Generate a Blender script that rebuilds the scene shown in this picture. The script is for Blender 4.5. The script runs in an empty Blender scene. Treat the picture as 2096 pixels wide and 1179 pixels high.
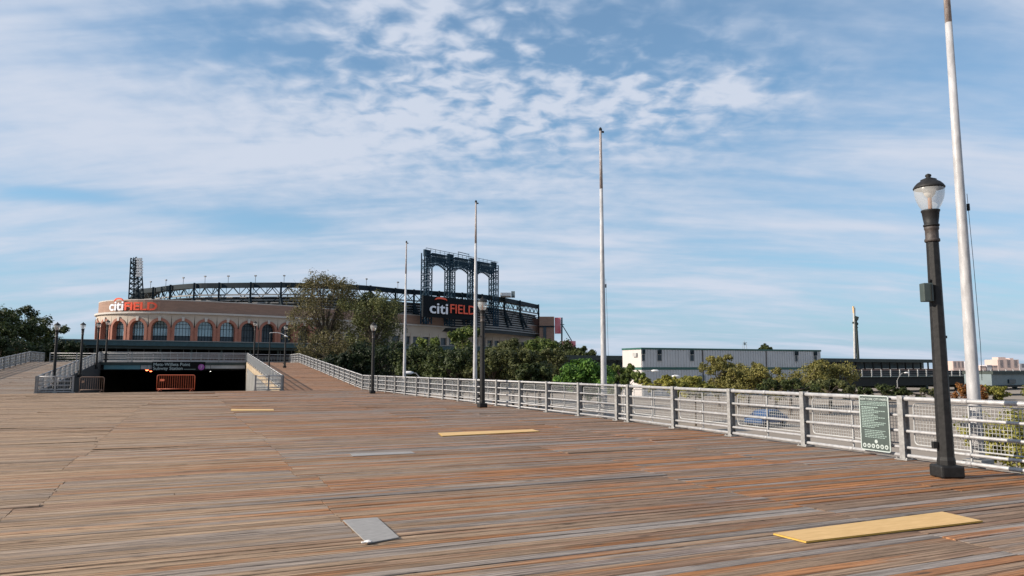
import bpy, math, random
from mathutils import Vector, Matrix
R = math.radians
SC = bpy.context.scene
COL = SC.collection
random.seed(7)

# ------------------------------------------------------------------ camera
F = 1500.0; CX = 1048.0; CY = 589.5; EYE = 1.6
YAW = R(23.7); PITCH = math.atan(164.5 / F)
cam = bpy.data.cameras.new('camera'); camo = bpy.data.objects.new('camera', cam); COL.objects.link(camo)
cam.sensor_width = 36; cam.lens = 36 * F / 2096; cam.clip_start = 0.05; cam.clip_end = 20000
camo.location = (0, 0, EYE); camo.rotation_euler = (math.pi / 2 + PITCH, 0, -YAW)
SC.camera = camo
FW = Vector((math.sin(YAW), math.cos(YAW), 0)); RT = Vector((math.cos(YAW), -math.sin(YAW), 0))

def at(px, py, d):
    """world point at horizontal distance d in front of the camera, seen towards (px, py) of the 2096x1179 photo"""
    a = (px - CX) / F; b = (CY - py) / F
    fwd = math.cos(PITCH) - b * math.sin(PITCH); up = math.sin(PITCH) + b * math.cos(PITCH)
    s = d / fwd
    return FW * d + RT * (a * s) + Vector((0, 0, EYE + up * s))
def zat(py, d): return at(CX, py, d).z
def atz(px, d, z):
    """same, but with the height given"""
    lo, hi = 0.0, 1179.0
    dz = z - EYE; zc = d * math.cos(PITCH) + dz * math.sin(PITCH)
    p = FW * d + RT * ((px - CX) / F * zc); p.z = z
    return p
def ground(px, py, z=0.0):
    a = (px - CX) / F; b = (CY - py) / F
    fwd = math.cos(PITCH) - b * math.sin(PITCH); up = math.sin(PITCH) + b * math.cos(PITCH)
    s = (z - EYE) / up
    return FW * (fwd * s) + RT * (a * s) + Vector((0, 0, z))

# ------------------------------------------------------------------ light
SUN_EL = R(27)
SUN_DIR = (RT * -0.97 + FW * -0.20).normalized()        # horizontal direction towards the sun
w = bpy.data.worlds.new("World"); SC.world = w; w.use_nodes = True
nt = w.node_tree; nt.nodes.clear()
def N(t, **k):
    n = nt.nodes.new(t)
    for a, b in k.items(): setattr(n, a, b)
    return n
def L(a, b): nt.links.new(a, b)
def mth(op, *a):
    n = N('ShaderNodeMath', operation=op)
    for i, v in enumerate(a):
        if isinstance(v, (int, float)): n.inputs[i].default_value = v
        else: L(v, n.inputs[i])
    return n.outputs[0]
sky = N('ShaderNodeTexSky', sky_type='NISHITA'); sky.sun_disc = False
sky.sun_elevation = SUN_EL; sky.sun_rotation = math.atan2(SUN_DIR.x, SUN_DIR.y)
sky.air_density = 1.0; sky.dust_density = 0.6; sky.ozone_density = 1.6
tc = N('ShaderNodeTexCoord'); D = tc.outputs['Generated']
mp = N('ShaderNodeMapping'); mp.vector_type = 'POINT'; mp.inputs['Rotation'].default_value = (0, 0, YAW); L(D, mp.inputs['Vector'])
sp = N('ShaderNodeSeparateXYZ'); L(mp.outputs[0], sp.inputs[0])
dx, dy, dz = sp.outputs
az = mth('ARCTAN2', dx, dy)
el = mth('ARCSINE', mth('MINIMUM', mth('MAXIMUM', dz, -1.0), 1.0))
# cloud sheet seen in perspective
den = mth('ADD', mth('MAXIMUM', dz, 0.0), 0.20)
cp = N('ShaderNodeCombineXYZ'); L(mth('DIVIDE', dx, den), cp.inputs[0]); L(mth('DIVIDE', dy, den), cp.inputs[1])
def noise(scale, sx=1, sy=1, detail=5, rough=.55, dist=0.0, off=(0, 0, 0), rot=0):
    m = N('ShaderNodeMapping'); m.inputs['Scale'].default_value = (sx, sy, 1); m.inputs['Location'].default_value = off
    m.inputs['Rotation'].default_value = (0, 0, rot)
    L(cp.outputs[0], m.inputs['Vector'])
    n = N('ShaderNodeTexNoise'); n.inputs['Scale'].default_value = scale; n.inputs['Detail'].default_value = detail
    n.inputs['Roughness'].default_value = rough; n.inputs['Distortion'].default_value = dist
    L(m.outputs[0], n.inputs['Vector']); return n.outputs['Fac']
def pix(px, py):
    p = at(px, py, 100) - Vector((0, 0, EYE)); r = p.dot(RT); f = p.dot(FW)
    return math.atan2(r, f), math.asin(p.z / p.length)
def blob(px, py, rx, ry, s):
    a0, e0 = pix(px, py)
    u = mth('DIVIDE', mth('SUBTRACT', az, a0), rx / F * .93); v = mth('DIVIDE', mth('SUBTRACT', el, e0), ry / F * .95)
    r2 = mth('ADD', mth('MULTIPLY', u, u), mth('MULTIPLY', v, v))
    return mth('MULTIPLY', mth('EXPONENT', mth('MULTIPLY', r2, -1.0)), s)
BL = [(1250, 60, 320, 120, -.50), (1640, 110, 330, 75, -.20), (430, 40, 330, 75, -.27), (60, 30, 170, 60, -.15), (2070, 300, 90, 40, -.18),
      (555, 452, 130, 20, -.42), (120, 398, 140, 13, -.34), (860, 170, 260, 90, .02), (1850, 640, 420, 70, -.14),
      (150, 220, 420, 110, .22), (560, 330, 420, 70, .12), (1240, 190, 130, 50, .22), (1500, 190, 60, 45, .26),
      (1100, 510, 420, 36, .12), (1750, 80, 200, 50, .10), (1900, 200, 260, 60, .12), (880, 90, 130, 60, .12), (100, 470, 330, 50, .12), (480, 740, 900, 90, -.02)]
cov = None
for b in BL:
    o = blob(*b); cov = o if cov is None else mth('ADD', cov, o)
streak = noise(1.5, .55, 1.6, 5, .52, .55, (3.1, 1.7, 0), R(-16))
streak2 = noise(4.2, .40, 1.7, 5, .55, .4, (8.2, 4.4, 0), R(10))
cells = noise(16, .9, 1.0, 3, .5, .3, (1.3, 0, 0))
cellmask = mth('MINIMUM', mth('ADD', blob(950, 130, 460, 200, 1.0), mth('ADD', blob(1350, 200, 300, 90, .7), .05)), 1.0)
dn = mth('ADD', mth('ADD', .61, cov), mth('MULTIPLY', mth('SUBTRACT', streak, .5), 1.45))
dn = mth('ADD', dn, mth('MULTIPLY', mth('SUBTRACT', streak2, .5), 0.70))
dn = mth('ADD', dn, mth('MULTIPLY', mth('MULTIPLY', mth('SUBTRACT', cells, .5), 2.3), cellmask))
mr = N('ShaderNodeMapRange', interpolation_type='SMOOTHSTEP'); L(dn, mr.inputs['Value'])
mr.inputs['From Min'].default_value = .12; mr.inputs['From Max'].default_value = .95
mr.inputs['To Min'].default_value = .22; mr.inputs['To Max'].default_value = .97
cr = N('ShaderNodeValToRGB'); L(mr.outputs[0], cr.inputs[0])
cr.color_ramp.elements[0].color = (.175, .27, .40, 1); cr.color_ramp.elements[1].color = (.385, .42, .49, 1)
bg1 = N('ShaderNodeBackground'); bg1.inputs['Strength'].default_value = 0.086
hz = mth('MULTIPLY', mth('EXPONENT', mth('MULTIPLY', mth('MAXIMUM', dz, 0.0), -7.0)), .85)
hm = N('ShaderNodeMix', data_type='RGBA'); L(hz, hm.inputs[0]); L(sky.outputs[0], hm.inputs[6]); hm.inputs[7].default_value = (3.1, 3.5, 4.4, 1)
tint = N('ShaderNodeMix', data_type='RGBA', blend_type='MULTIPLY'); tint.inputs[0].default_value = 1
L(hm.outputs[2], tint.inputs[6]); tint.inputs[7].default_value = (.70, .99, 1.08, 1); L(tint.outputs[2], bg1.inputs['Color'])
bg2 = N('ShaderNodeBackground'); L(cr.outputs[0], bg2.inputs['Color']); bg2.inputs['Strength'].default_value = 1.0
mx = N('ShaderNodeMixShader'); L(mr.outputs[0], mx.inputs[0]); L(bg1.outputs[0], mx.inputs[1]); L(bg2.outputs[0], mx.inputs[2])
wo = N('ShaderNodeOutputWorld'); L(mx.outputs[0], wo.inputs['Surface'])

sl = bpy.data.lights.new('sun', 'SUN'); sl.energy = 4.2; sl.angle = R(0.6); sl.color = (1, .89, .76)
so = bpy.data.objects.new('sun', sl); COL.objects.link(so)
sd = Vector((SUN_DIR.x * math.cos(SUN_EL), SUN_DIR.y * math.cos(SUN_EL), math.sin(SUN_EL)))
so.rotation_euler = sd.to_track_quat('Z', 'Y').to_euler()
SC.view_settings.view_transform = 'Standard'; SC.view_settings.look = 'None'
SC.view_settings.exposure = 0.75; SC.view_settings.gamma = 1
SC.cycles.max_bounces = 6; SC.cycles.transparent_max_bounces = 16

# ------------------------------------------------------------------ materials
def mat(name, col, rough=.7, metal=0.0, var=.12, scale=3.0, col2=None, bump=0.0, alpha=1.0, emit=None, spec=.5, stretch=None, detail=5):
    m = bpy.data.materials.new(name); m.use_nodes = True
    t = m.node_tree; b = t.nodes['Principled BSDF']
    b.inputs['Roughness'].default_value = rough; b.inputs['Metallic'].default_value = metal
    b.inputs['Specular IOR Level'].default_value = spec
    tcn = t.nodes.new('ShaderNodeTexCoord'); mpn = t.nodes.new('ShaderNodeMapping')
    t.links.new(tcn.outputs['Object'], mpn.inputs['Vector'])
    if stretch: mpn.inputs['Scale'].default_value = stretch
    n = t.nodes.new('ShaderNodeTexNoise'); n.inputs['Scale'].default_value = scale; n.inputs['Detail'].default_value = detail
    n.inputs['Roughness'].default_value = .65
    t.links.new(mpn.outputs[0], n.inputs['Vector'])
    rmp = t.nodes.new('ShaderNodeValToRGB'); t.links.new(n.outputs['Fac'], rmp.inputs[0])
    c2 = col2 or tuple(min(1, c * (1 + var)) for c in col)
    c1 = col if col2 else tuple(c * (1 - var) for c in col)
    rmp.color_ramp.elements[0].position = .33; rmp.color_ramp.elements[1].position = .67
    rmp.color_ramp.elements[0].color = (*c1, 1); rmp.color_ramp.elements[1].color = (*c2, 1)
    t.links.new(rmp.outputs[0], b.inputs['Base Color'])
    if bump:
        bn = t.nodes.new('ShaderNodeBump'); bn.inputs['Strength'].default_value = bump; bn.inputs['Distance'].default_value = .02
        t.links.new(n.outputs['Fac'], bn.inputs['Height']); t.links.new(bn.outputs[0], b.inputs['Normal'])
    if alpha < 1: b.inputs['Alpha'].default_value = alpha
    if emit:
        b.inputs['Emission Color'].default_value = (*emit[:3], 1); b.inputs['Emission Strength'].default_value = emit[3]
    return m

def wood_mat(name, left, grey, orange, dark=.55, mask=True):
    m = bpy.data.materials.new(name); m.use_nodes = True
    t = m.node_tree; b = t.nodes['Principled BSDF']
    def nn(tp, **k):
        n = t.nodes.new(tp)
        for a, c in k.items(): setattr(n, a, c)
        return n
    def lk(a, c): t.links.new(a, c)
    def mt(op, *a):
        n = nn('ShaderNodeMath', operation=op)
        for i, v in enumerate(a):
            if isinstance(v, (int, float)): n.inputs[i].default_value = v
            else: lk(v, n.inputs[i])
        return n.outputs[0]
    tcn = nn('ShaderNodeTexCoord'); at_ = nn('ShaderNodeAttribute', attribute_name='pl')
    s = nn('ShaderNodeSeparateColor'); lk(at_.outputs['Color'], s.inputs[0]); r1, r2, r3 = s.outputs
    off = nn('ShaderNodeCombineXYZ'); lk(mt('MULTIPLY', r3, 37.0), off.inputs[0]); lk(mt('MULTIPLY', r2, 11.0), off.inputs[2])
    add = nn('ShaderNodeVectorMath', operation='ADD'); lk(tcn.outputs['Object'], add.inputs[0]); lk(off.outputs[0], add.inputs[1])
    def ns(src, sc, scale, det=5, rg=.6, dist=0):
        mpn = nn('ShaderNodeMapping'); mpn.inputs['Scale'].default_value = sc; lk(src, mpn.inputs['Vector'])
        n = nn('ShaderNodeTexNoise'); n.inputs['Scale'].default_value = scale; n.inputs['Detail'].default_value = det
        n.inputs['Roughness'].default_value = rg; n.inputs['Distortion'].default_value = dist; lk(mpn.outputs[0], n.inputs['Vector'])
        return n.outputs['Fac']
    def ss(v, a, c, lo=0, hi=1):
        n = nn('ShaderNodeMapRange', interpolation_type='SMOOTHSTEP'); lk(v, n.inputs[0])
        n.inputs[1].default_value = a; n.inputs[2].default_value = c; n.inputs[3].default_value = lo; n.inputs[4].default_value = hi
        return n.outputs[0]
    def mix(f, a, c, bt='MIX'):
        n = nn('ShaderNodeMix', data_type='RGBA', blend_type=bt)
        if isinstance(f, (int, float)): n.inputs[0].default_value = f
        else: lk(f, n.inputs[0])
        for sock, v in ((n.inputs[6], a), (n.inputs[7], c)):
            if isinstance(v, tuple): sock.default_value = (*v, 1)
            else: lk(v, sock)
        return n.outputs[2]
    grain = ns(add.outputs[0], (.7, 42, 1), 1.3, 7, .7, .3)
    grain2 = ns(add.outputs[0], (2.6, 75, 1), 1.0, 4, .65)
    blot = ns(add.outputs[0], (.5, 5, 1), 1.0, 4, .6)
    big = ns(tcn.outputs['Object'], (.18, .30, 1), 1.0, 3, .5)
    sx = nn('ShaderNodeSeparateXYZ'); lk(tcn.outputs['Object'], sx.inputs[0])
    region = ss(mt('ADD', sx.outputs[0], mt('MULTIPLY', mt('SUBTRACT', big, .5), 9.0)), -4.5, 4.0, .14, 1.0) if mask else ss(big, 0, .01)
    c = mix(ss(blot, .35, .65), left, tuple(x * .80 for x in left))
    if mask: c = mix(mt('MULTIPLY', ss(mt('ADD', sx.outputs[0], mt('MULTIPLY', mt('SUBTRACT', big, .5), 14.0)), -1.0, 7.0), .75), c, (.235, .155, .110))
    g = mt('MULTIPLY', ss(mt('ADD', r1, mt('MULTIPLY', mt('SUBTRACT', blot, .5), .9)), .50, .80), mt('ADD', mt('MULTIPLY', region, .75), .06))
    c = mix(g, c, grey)
    o = mt('MULTIPLY', ss(mt('ADD', mt('ADD', mt('MULTIPLY', r2, .75), mt('MULTIPLY', mt('SUBTRACT', blot, .5), 1.3)), mt('MULTIPLY', mt('SUBTRACT', big, .5), .6)), .45, .66), mt('MULTIPLY', region, .78))
    c = mix(o, c, orange)
    red = mt('MULTIPLY', ss(mt('ADD', mt('MULTIPLY', r3, .8), mt('MULTIPLY', mt('SUBTRACT', blot, .5), .8)), .60, .82), mt('MULTIPLY', region, .45))
    c = mix(red, c, (.13, .052, .030))
    # the brightness of each plank and its grain
    c = mix(1.0, c, mix(r3, (.80, .79, .78), (1.18, 1.17, 1.15)), 'MULTIPLY')
    c = mix(ss(grain, .38, .56), mix(1.0, c, (dark * .72, dark * .69, dark * .66), 'MULTIPLY'), c)
    c = mix(mt('MULTIPLY', ss(grain2, .47, .62), .60), c, mix(1.0, c, (.6, .58, .56), 'MULTIPLY'))
    vo = nn('ShaderNodeTexVoronoi'); mpv = nn('ShaderNodeMapping'); mpv.inputs['Scale'].default_value = (1.1, 4.2, 1); lk(add.outputs[0], mpv.inputs['Vector']); lk(mpv.outputs[0], vo.inputs['Vector']); vo.inputs['Scale'].default_value = 1.0
    c = mix(mt('MULTIPLY', ss(vo.outputs['Distance'], .13, .05), .75), c, (.05, .035, .025))
    crk = ns(add.outputs[0], (.35, 30, 1), 1.9, 2, .5, .6)
    c = mix(mt('MULTIPLY', ss(mt('ABSOLUTE', mt('SUBTRACT', crk, .5)), .022, .0), .8), c, (.035, .026, .020))
    lk(c, b.inputs['Base Color']); b.inputs['Roughness'].default_value = .82; b.inputs['Specular IOR Level'].default_value = .25
    bn = nn('ShaderNodeBump'); bn.inputs['Strength'].default_value = .7; bn.inputs['Distance'].default_value = .008
    lk(mt('ADD', grain, mt('MULTIPLY', grain2, .6)), bn.inputs['Height']); lk(bn.outputs[0], b.inputs['Normal'])
    return m

def leaf_mat(name, c1, c2, c3):
    m = bpy.data.materials.new(name); m.use_nodes = True
    t = m.node_tree; b = t.nodes['Principled BSDF']; out = t.nodes['Material Output']
    g = t.nodes.new('ShaderNodeAttribute'); g.attribute_name = 'lf'
    rp = t.nodes.new('ShaderNodeValToRGB'); t.links.new(g.outputs['Fac'], rp.inputs[0])
    rp.color_ramp.elements[0].color = (*c1, 1); rp.color_ramp.elements[1].color = (*c3, 1)
    e = rp.color_ramp.elements.new(.5); e.color = (*c2, 1)
    t.links.new(rp.outputs[0], b.inputs['Base Color']); b.inputs['Roughness'].default_value = .6; b.inputs['Specular IOR Level'].default_value = .3
    tr = t.nodes.new('ShaderNodeBsdfTranslucent'); t.links.new(rp.outputs[0], tr.inputs['Color'])
    mx_ = t.nodes.new('ShaderNodeMixShader'); mx_.inputs[0].default_value = .3
    t.links.new(b.outputs[0], mx_.inputs[1]); t.links.new(tr.outputs[0], mx_.inputs[2]); t.links.new(mx_.outputs[0], out.inputs['Surface'])
    return m

M = {}
M['deck'] = wood_mat('weathered_planks', (.44, .305, .198), (.32, .293, .275), (.44, .175, .050))
M['ramp'] = wood_mat('ramp_planks', (.36, .205, .125), (.32, .23, .17), (.38, .17, .07), .7, mask=False)
M['rampl'] = wood_mat('worn_ramp_planks', (.32, .25, .19), (.30, .27, .25), (.30, .2, .13), .7, mask=False)
M['steel'] = mat('painted_rail_steel', (.28, .28, .285), .5, .1, scale=9, col2=(.42, .415, .415), spec=.5)
M['post'] = mat('painted_post_steel', (.18, .175, .17), .6, .1, scale=11, col2=(.33, .325, .315), bump=.2)
M['wire'] = mat('galvanised_wire', (.33, .33, .33), .55, .1, scale=6, col2=(.44, .44, .43))
M['pole'] = mat('flaking_white_paint', (.28, .275, .28), .5, 0, scale=4, col2=(.46, .455, .46), bump=.3, stretch=(2, 2, .6))
M['polerust'] = mat('rusty_pole_paint', (.20, .14, .12), .7, 0, scale=9, col2=(.44, .42, .41), bump=.3, stretch=(2, 2, .8))
M['lamp'] = mat('black_lamp_iron', (.008, .008, .008), .6, 0, scale=12, col2=(.020, .019, .019), bump=.2, spec=.3)
M['lampstain'] = mat('stained_lamp_collar', (.022, .016, .014), .6, 0, scale=25, col2=(.07, .055, .048), bump=.2)
M['box'] = mat('grey_green_box', (.045, .06, .055), .5, 0, .15, 6)
M['tube'] = mat('lamp_tube', (.45, .22, .12), .4, 0, .2, 6)
M['refl'] = mat('lamp_reflector', (.8, .78, .74), .2, .2, .05, 6)
m = bpy.data.materials.new('frosted_globe'); m.use_nodes = True
b = m.node_tree.nodes['Principled BSDF']; b.inputs['Base Color'].default_value = (.55, .55, .53, 1); b.inputs['Roughness'].default_value = .25
b.inputs['Alpha'].default_value = .40; M['globe'] = m
M['yellow'] = mat('yellow_ochre_board', (.50, .31, .115), .7, 0, scale=2.0, col2=(.62, .40, .17), stretch=(1.5, 9, 1), detail=9)
M['yedge'] = mat('yellow_board_edge', (.52, .32, .06), .6, 0, .06, 5)
M['plate'] = mat('grey_plywood', (.20, .19, .18), .8, 0, scale=3, col2=(.30, .285, .27), stretch=(3, 14, 1), bump=.2)
M['ground'] = mat('dry_ground', (.20, .165, .13), .95, 0, scale=.08, col2=(.27, .225, .18), bump=.3)
M['asphalt'] = mat('asphalt', (.055, .055, .058), .9, 0, scale=.8, col2=(.085, .083, .082))
M['grass'] = mat('mown_grass', (.04, .06, .018), .95, 0, scale=.2, col2=(.08, .10, .03))
M['concrete'] = mat('pale_concrete', (.33, .30, .26), .85, 0, scale=1.2, col2=(.46, .42, .36), bump=.2)
M['stain'] = mat('stained_concrete_wall', (.20, .13, .07), .9, 0, scale=1.6, col2=(.50, .41, .29), bump=.3)
M['corr'] = mat('grey_corrugated_wall', (.30, .30, .29), .7, 0, scale=1.0, col2=(.42, .42, .41))
M['dark'] = mat('shade_black', (.012, .012, .012), .9, 0, .2, 2)  # near-black base colour standing in for deep shade
M['teal'] = mat('teal_steel', (.018, .055, .065), .5, 0, .2, 1.5)
M['teall'] = mat('light_teal_steel', (.05, .16, .19), .5, 0, scale=.6, col2=(.09, .20, .22))
M['brick'] = mat('red_brown_brick', (.235, .145, .105), .85, 0, scale=.35, col2=(.30, .185, .135), stretch=(1, 1, 6))
M['arch'] = mat('orange_brick', (.27, .105, .070), .85, 0, scale=.8, col2=(.34, .145, .10))
M['lime'] = mat('limestone_trim', (.40, .335, .27), .8, 0, scale=.3, col2=(.46, .39, .32))
M['cornice'] = mat('pale_cornice_stone', (.46, .42, .38), .7, 0, .08, .5)
M['glass'] = mat('blue_grey_window', (.16, .25, .29), .12, .35, scale=.25, col2=(.24, .33, .37), spec=.8)
M['glassd'] = mat('dark_window', (.012, .028, .042), .3, 0, .3, .5)
M['navy'] = mat('navy_steel', (.003, .011, .018), .7, 0, scale=.4, col2=(.006, .018, .026), spec=.25)
M['bluest'] = mat('blue_steel', (.005, .024, .044), .7, 0, scale=.4, col2=(.009, .036, .060), spec=.25)
M['louver'] = mat('grey_louvre', (.19, .19, .185), .7, 0, scale=.3, col2=(.26, .255, .25))
M['white'] = mat('white_paint', (.70, .69, .68), .5, 0, .06, 2)
M['lwhite'] = mat('white_sign_letters', (.75, .76, .80), .4, 0, .04, 2)
M['lred'] = mat('red_sign_letters', (.80, .085, .03), .4, 0, .05, 2)
M['signpan'] = mat('dark_sign_panel', (.004, .007, .010), .8, 0, .2, 1, spec=.2)
M['pink'] = mat('pink_red_panel', (.62, .09, .12), .6, 0, scale=.35, col2=(.75, .30, .33))
M['clad'] = mat('ribbed_metal_cladding', (.42, .43, .435), .6, 0, scale=.4, col2=(.50, .505, .51))
M['cladend'] = mat('sunlit_cladding', (.50, .46, .44), .6, 0, .05, .5)  # paler and warmer than the front: sunlight put into the end wall colour
M['gtrim'] = mat('green_trim', (.02, .085, .070), .5, 0, .15, 1)
M['track'] = mat('dark_green_steel', (.018, .030, .026), .7, 0, scale=.5, col2=(.035, .048, .042))
M['trackd'] = mat('near_black_steel', (.008, .010, .009), .8, 0, .3, 1)
M['brown'] = mat('brown_wall', (.10, .045, .032), .8, 0, .2, .6)
M['greywall'] = mat('blue_grey_wall', (.15, .19, .20), .7, 0, .12, .5)
M['orange'] = mat('orange_barrier_paint', (.42, .070, .022), .5, 0, scale=8, col2=(.52, .12, .05))
M['rust'] = mat('rusty_gate_steel', (.10, .05, .03), .7, 0, scale=9, col2=(.20, .13, .10))
M['sgreen'] = mat('green_sign_face', (.060, .078, .072), .35, 0, .08, 3)
M['sgrey'] = mat('pale_sign_print', (.26, .34, .31), .5, 0, .05, 3)
M['swhite'] = mat('white_sign_print', (.38, .43, .41), .5, 0, .05, 3)
M['black'] = mat('black_sign', (.004, .004, .004), .8, 0, .2, 3, spec=.2)
M['purple'] = mat('purple_disc', (.30, .06, .28), .5, 0, .1, 3)
M['redlamp'] = mat('red_lamp', (1, .2, .08), .4, 0, 0, 1, emit=(1, .16, .06, 5))
M['whitelamp'] = mat('white_lamp', (1, .95, .85), .4, 0, 0, 1, emit=(1, .95, .85, 3))
M['bark'] = mat('bark', (.06, .045, .032), .95, 0, scale=6, col2=(.11, .085, .065), bump=.5)
M['cream'] = mat('pinkish_brick_far', (.50, .38, .34), .85, 0, .08, .05)
M['farwall'] = mat('pale_far_wall', (.42, .40, .42), .85, 0, .08, .05)
M['farglass'] = mat('far_window', (.10, .11, .13), .3, 0, .2, .1)
M['bluecar'] = mat('blue_car_paint', (.03, .08, .19), .3, .2, .05, 3)
M['darkcar'] = mat('dark_car_paint', (.02, .022, .028), .3, .2, .05, 3)
M['tyre'] = mat('tyre_rubber', (.012, .012, .012), .9, 0, .1, 3)
M['chip'] = mat('white_flake', (.72, .68, .64), .8, 0, .1, 8)
M['orangeleaf'] = leaf_mat('autumn_leaves', (.12, .04, .015), (.24, .10, .03), (.34, .18, .05))
LEAF = {
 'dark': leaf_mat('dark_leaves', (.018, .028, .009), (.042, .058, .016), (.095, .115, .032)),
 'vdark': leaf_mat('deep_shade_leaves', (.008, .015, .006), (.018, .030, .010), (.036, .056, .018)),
 'locust': leaf_mat('olive_brown_leaves', (.060, .056, .024), (.115, .10, .042), (.18, .155, .062)),
 'olive': leaf_mat('olive_leaves', (.045, .053, .019), (.085, .094, .032), (.145, .15, .05)),
 'mid': leaf_mat('mid_green_leaves', (.040, .060, .014), (.095, .13, .028), (.18, .22, .045)),
 'bright': leaf_mat('bright_green_leaves', (.03, .07, .012), (.075, .16, .022), (.15, .27, .04)),
 'yellow': leaf_mat('yellow_green_leaves', (.10, .11, .022), (.22, .21, .040), (.36, .32, .065)),
 'straw': leaf_mat('straw_yellow_leaves', (.085, .085, .026), (.18, .165, .046), (.31, .27, .08)),
}

# ------------------------------------------------------------------ mesh helpers
class MB:
    def __init__(s): s.v = []; s.f = []; s.c = None
    def add(s, vs, fs):
        o = len(s.v); s.v += [tuple(v) for v in vs]; s.f += [tuple(i + o for i in f) for f in fs]; return s
    def box(s, x0, x1, y0, y1, z0, z1):
        return s.add([(x0, y0, z0), (x1, y0, z0), (x1, y1, z0), (x0, y1, z0), (x0, y0, z1), (x1, y0, z1), (x1, y1, z1), (x0, y1, z1)],
                     [(0, 3, 2, 1), (4, 5, 6, 7), (0, 1, 5, 4), (1, 2, 6, 5), (2, 3, 7, 6), (3, 0, 4, 7)])
    def beam(s, a, b, w, h=None, up=(0, 0, 1)):
        h = h or w; a = Vector(a); b = Vector(b); d = (b - a)
        if d.length < 1e-6: return s
        d.normalize(); u = Vector(up)
        if abs(d.dot(u)) > .98: u = Vector((0, 1, 0)) if abs(d.y) < .9 else Vector((1, 0, 0))
        r = d.cross(u).normalized(); u = r.cross(d).normalized()
        q = [r * (w / 2 * i) + u * (h / 2 * j) for i, j in ((-1, -1), (1, -1), (1, 1), (-1, 1))]
        vs = [a + k for k in q] + [b + k for k in q]
        return s.add(vs, [(3, 2, 1, 0), (4, 5, 6, 7), (0, 1, 5, 4), (1, 2, 6, 5), (2, 3, 7, 6), (3, 0, 4, 7)])
    def tube(s, pts, rad, n=10, cap=True):
        pts = [Vector(p) for p in pts]
        if not isinstance(rad, (list, tuple)): rad = [rad] * len(pts)
        rings = []; pr = None
        for i, p in enumerate(pts):
            d = (pts[min(i + 1, len(pts) - 1)] - pts[max(i - 1, 0)]).normalized()
            if pr is None:
                u = Vector((0, 0, 1)) if abs(d.z) < .9 else Vector((1, 0, 0)); r = d.cross(u).normalized()
            else: r = (pr - d * pr.dot(d)).normalized()
            pr = r; u = r.cross(d)
            rings.append([p + (r * math.cos(2 * math.pi * k / n) + u * math.sin(2 * math.pi * k / n)) * rad[i] for k in range(n)])
        vs = [v for r_ in rings for v in r_]; fs = []
        for i in range(len(pts) - 1):
            for k in range(n):
                a = i * n + k; b2 = i * n + (k + 1) % n; fs.append((a, a + n, b2 + n, b2))
        if cap: fs.append(tuple(range(n))); fs.append(tuple(reversed(range((len(pts) - 1) * n, len(pts) * n))))
        return s.add(vs, fs)
    def lathe(s, prof, n=20, c=(0, 0), rot=0, sq=None):
        vs = []; fs = []
        for (r, z) in prof:
            for k in range(n):
                a = 2 * math.pi * k / n + rot; vs.append((c[0] + r * math.cos(a), c[1] + r * math.sin(a), z))
        for i in range(len(prof) - 1):
            for k in range(n):
                a = i * n + k; b2 = i * n + (k + 1) % n; fs.append((a, b2, b2 + n, a + n))
        fs.append(tuple(reversed(range(n)))); fs.append(tuple(range((len(prof) - 1) * n, len(prof) * n)))
        return s.add(vs, fs)
    def mesh(s, name, m, smooth=False):
        me = bpy.data.meshes.new(name); me.from_pydata(s.v, [], s.f); me.materials.append(m); me.update()
        if smooth:
            for p in me.polygons: p.use_smooth = len(p.vertices) == 4
        return me
    def build(s, name, m, parent=None, smooth=False, loc=None, bevel=0):
        return obj(name, s.mesh(name, m, smooth), parent, loc, bevel)
def obj(name, me, parent=None, loc=None, bevel=0):
    o = bpy.data.objects.new(name, me); COL.objects.link(o)
    if loc is not None: o.location = loc
    if parent: o.parent = parent
    if bevel:
        md = o.modifiers.new('bevel', 'BEVEL'); md.width = bevel; md.segments = 2; md.limit_method = 'ANGLE'
    return o
def tag(o, label, cat, group=None):
    o['label'] = label; o['category'] = cat
    if group: o['group'] = group
    return o
def thing(name, label, cat, loc=(0, 0, 0), rz=0, group=None):
    o = bpy.data.objects.new(name, None); COL.objects.link(o); o.location = loc; o.rotation_euler = (0, 0, rz)
    o.empty_display_size = .3
    return tag(o, label, cat, group)
def struct(o): o['kind'] = 'structure'; return o
def dup(root, loc, rz=0, label=None, group=None):
    r = root.copy(); COL.objects.link(r); r.location = loc; r.rotation_euler = (0, 0, rz)
    if label: r['label'] = label
    if group: r['group'] = group
    for ch in list(root.children):
        c = ch.copy(); COL.objects.link(c); c.parent = r
        for g in ch.children:
            d = g.copy(); COL.objects.link(d); d.parent = c
    return r
def text_mesh(txt, size, depth, name, m, bold=0.0, align='LEFT', spacing=1.0):
    cu = bpy.data.curves.new('tmp', 'FONT'); cu.body = txt; cu.size = size; cu.extrude = depth; cu.offset = bold
    cu.align_x = align; cu.space_character = spacing; cu.resolution_u = 4
    t = bpy.data.objects.new('tmp', cu); COL.objects.link(t)
    dg = bpy.context.evaluated_depsgraph_get()
    me = bpy.data.meshes.new_from_object(t.evaluated_get(dg)); me.name = name
    bpy.data.objects.remove(t); bpy.data.curves.remove(cu)
    me.materials.clear(); me.materials.append(m)
    return me

# ------------------------------------------------------------------ ground and deck
GZ = -3.5
S = 9000
struct(MB().add([(-S, -S, GZ), (S, -S, GZ), (S, S, GZ), (-S, S, GZ)], [(0, 1, 2, 3)]).build('ground', M['ground']))
def sheet(name, pts, z, m): return struct(MB().add([(x, y, z) for x, y in pts], [tuple(range(len(pts)))]).build(name, m))
sheet('road', [(16, -60), (27, -60), (27, 125), (16, 125)], GZ + .02, M['asphalt'])
#sheet('grass_field', [(30, 75), (260, 75), (260, 112), (30, 112)], GZ + .012, M['grass'])
def blend_xy(pts): return pts

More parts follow.
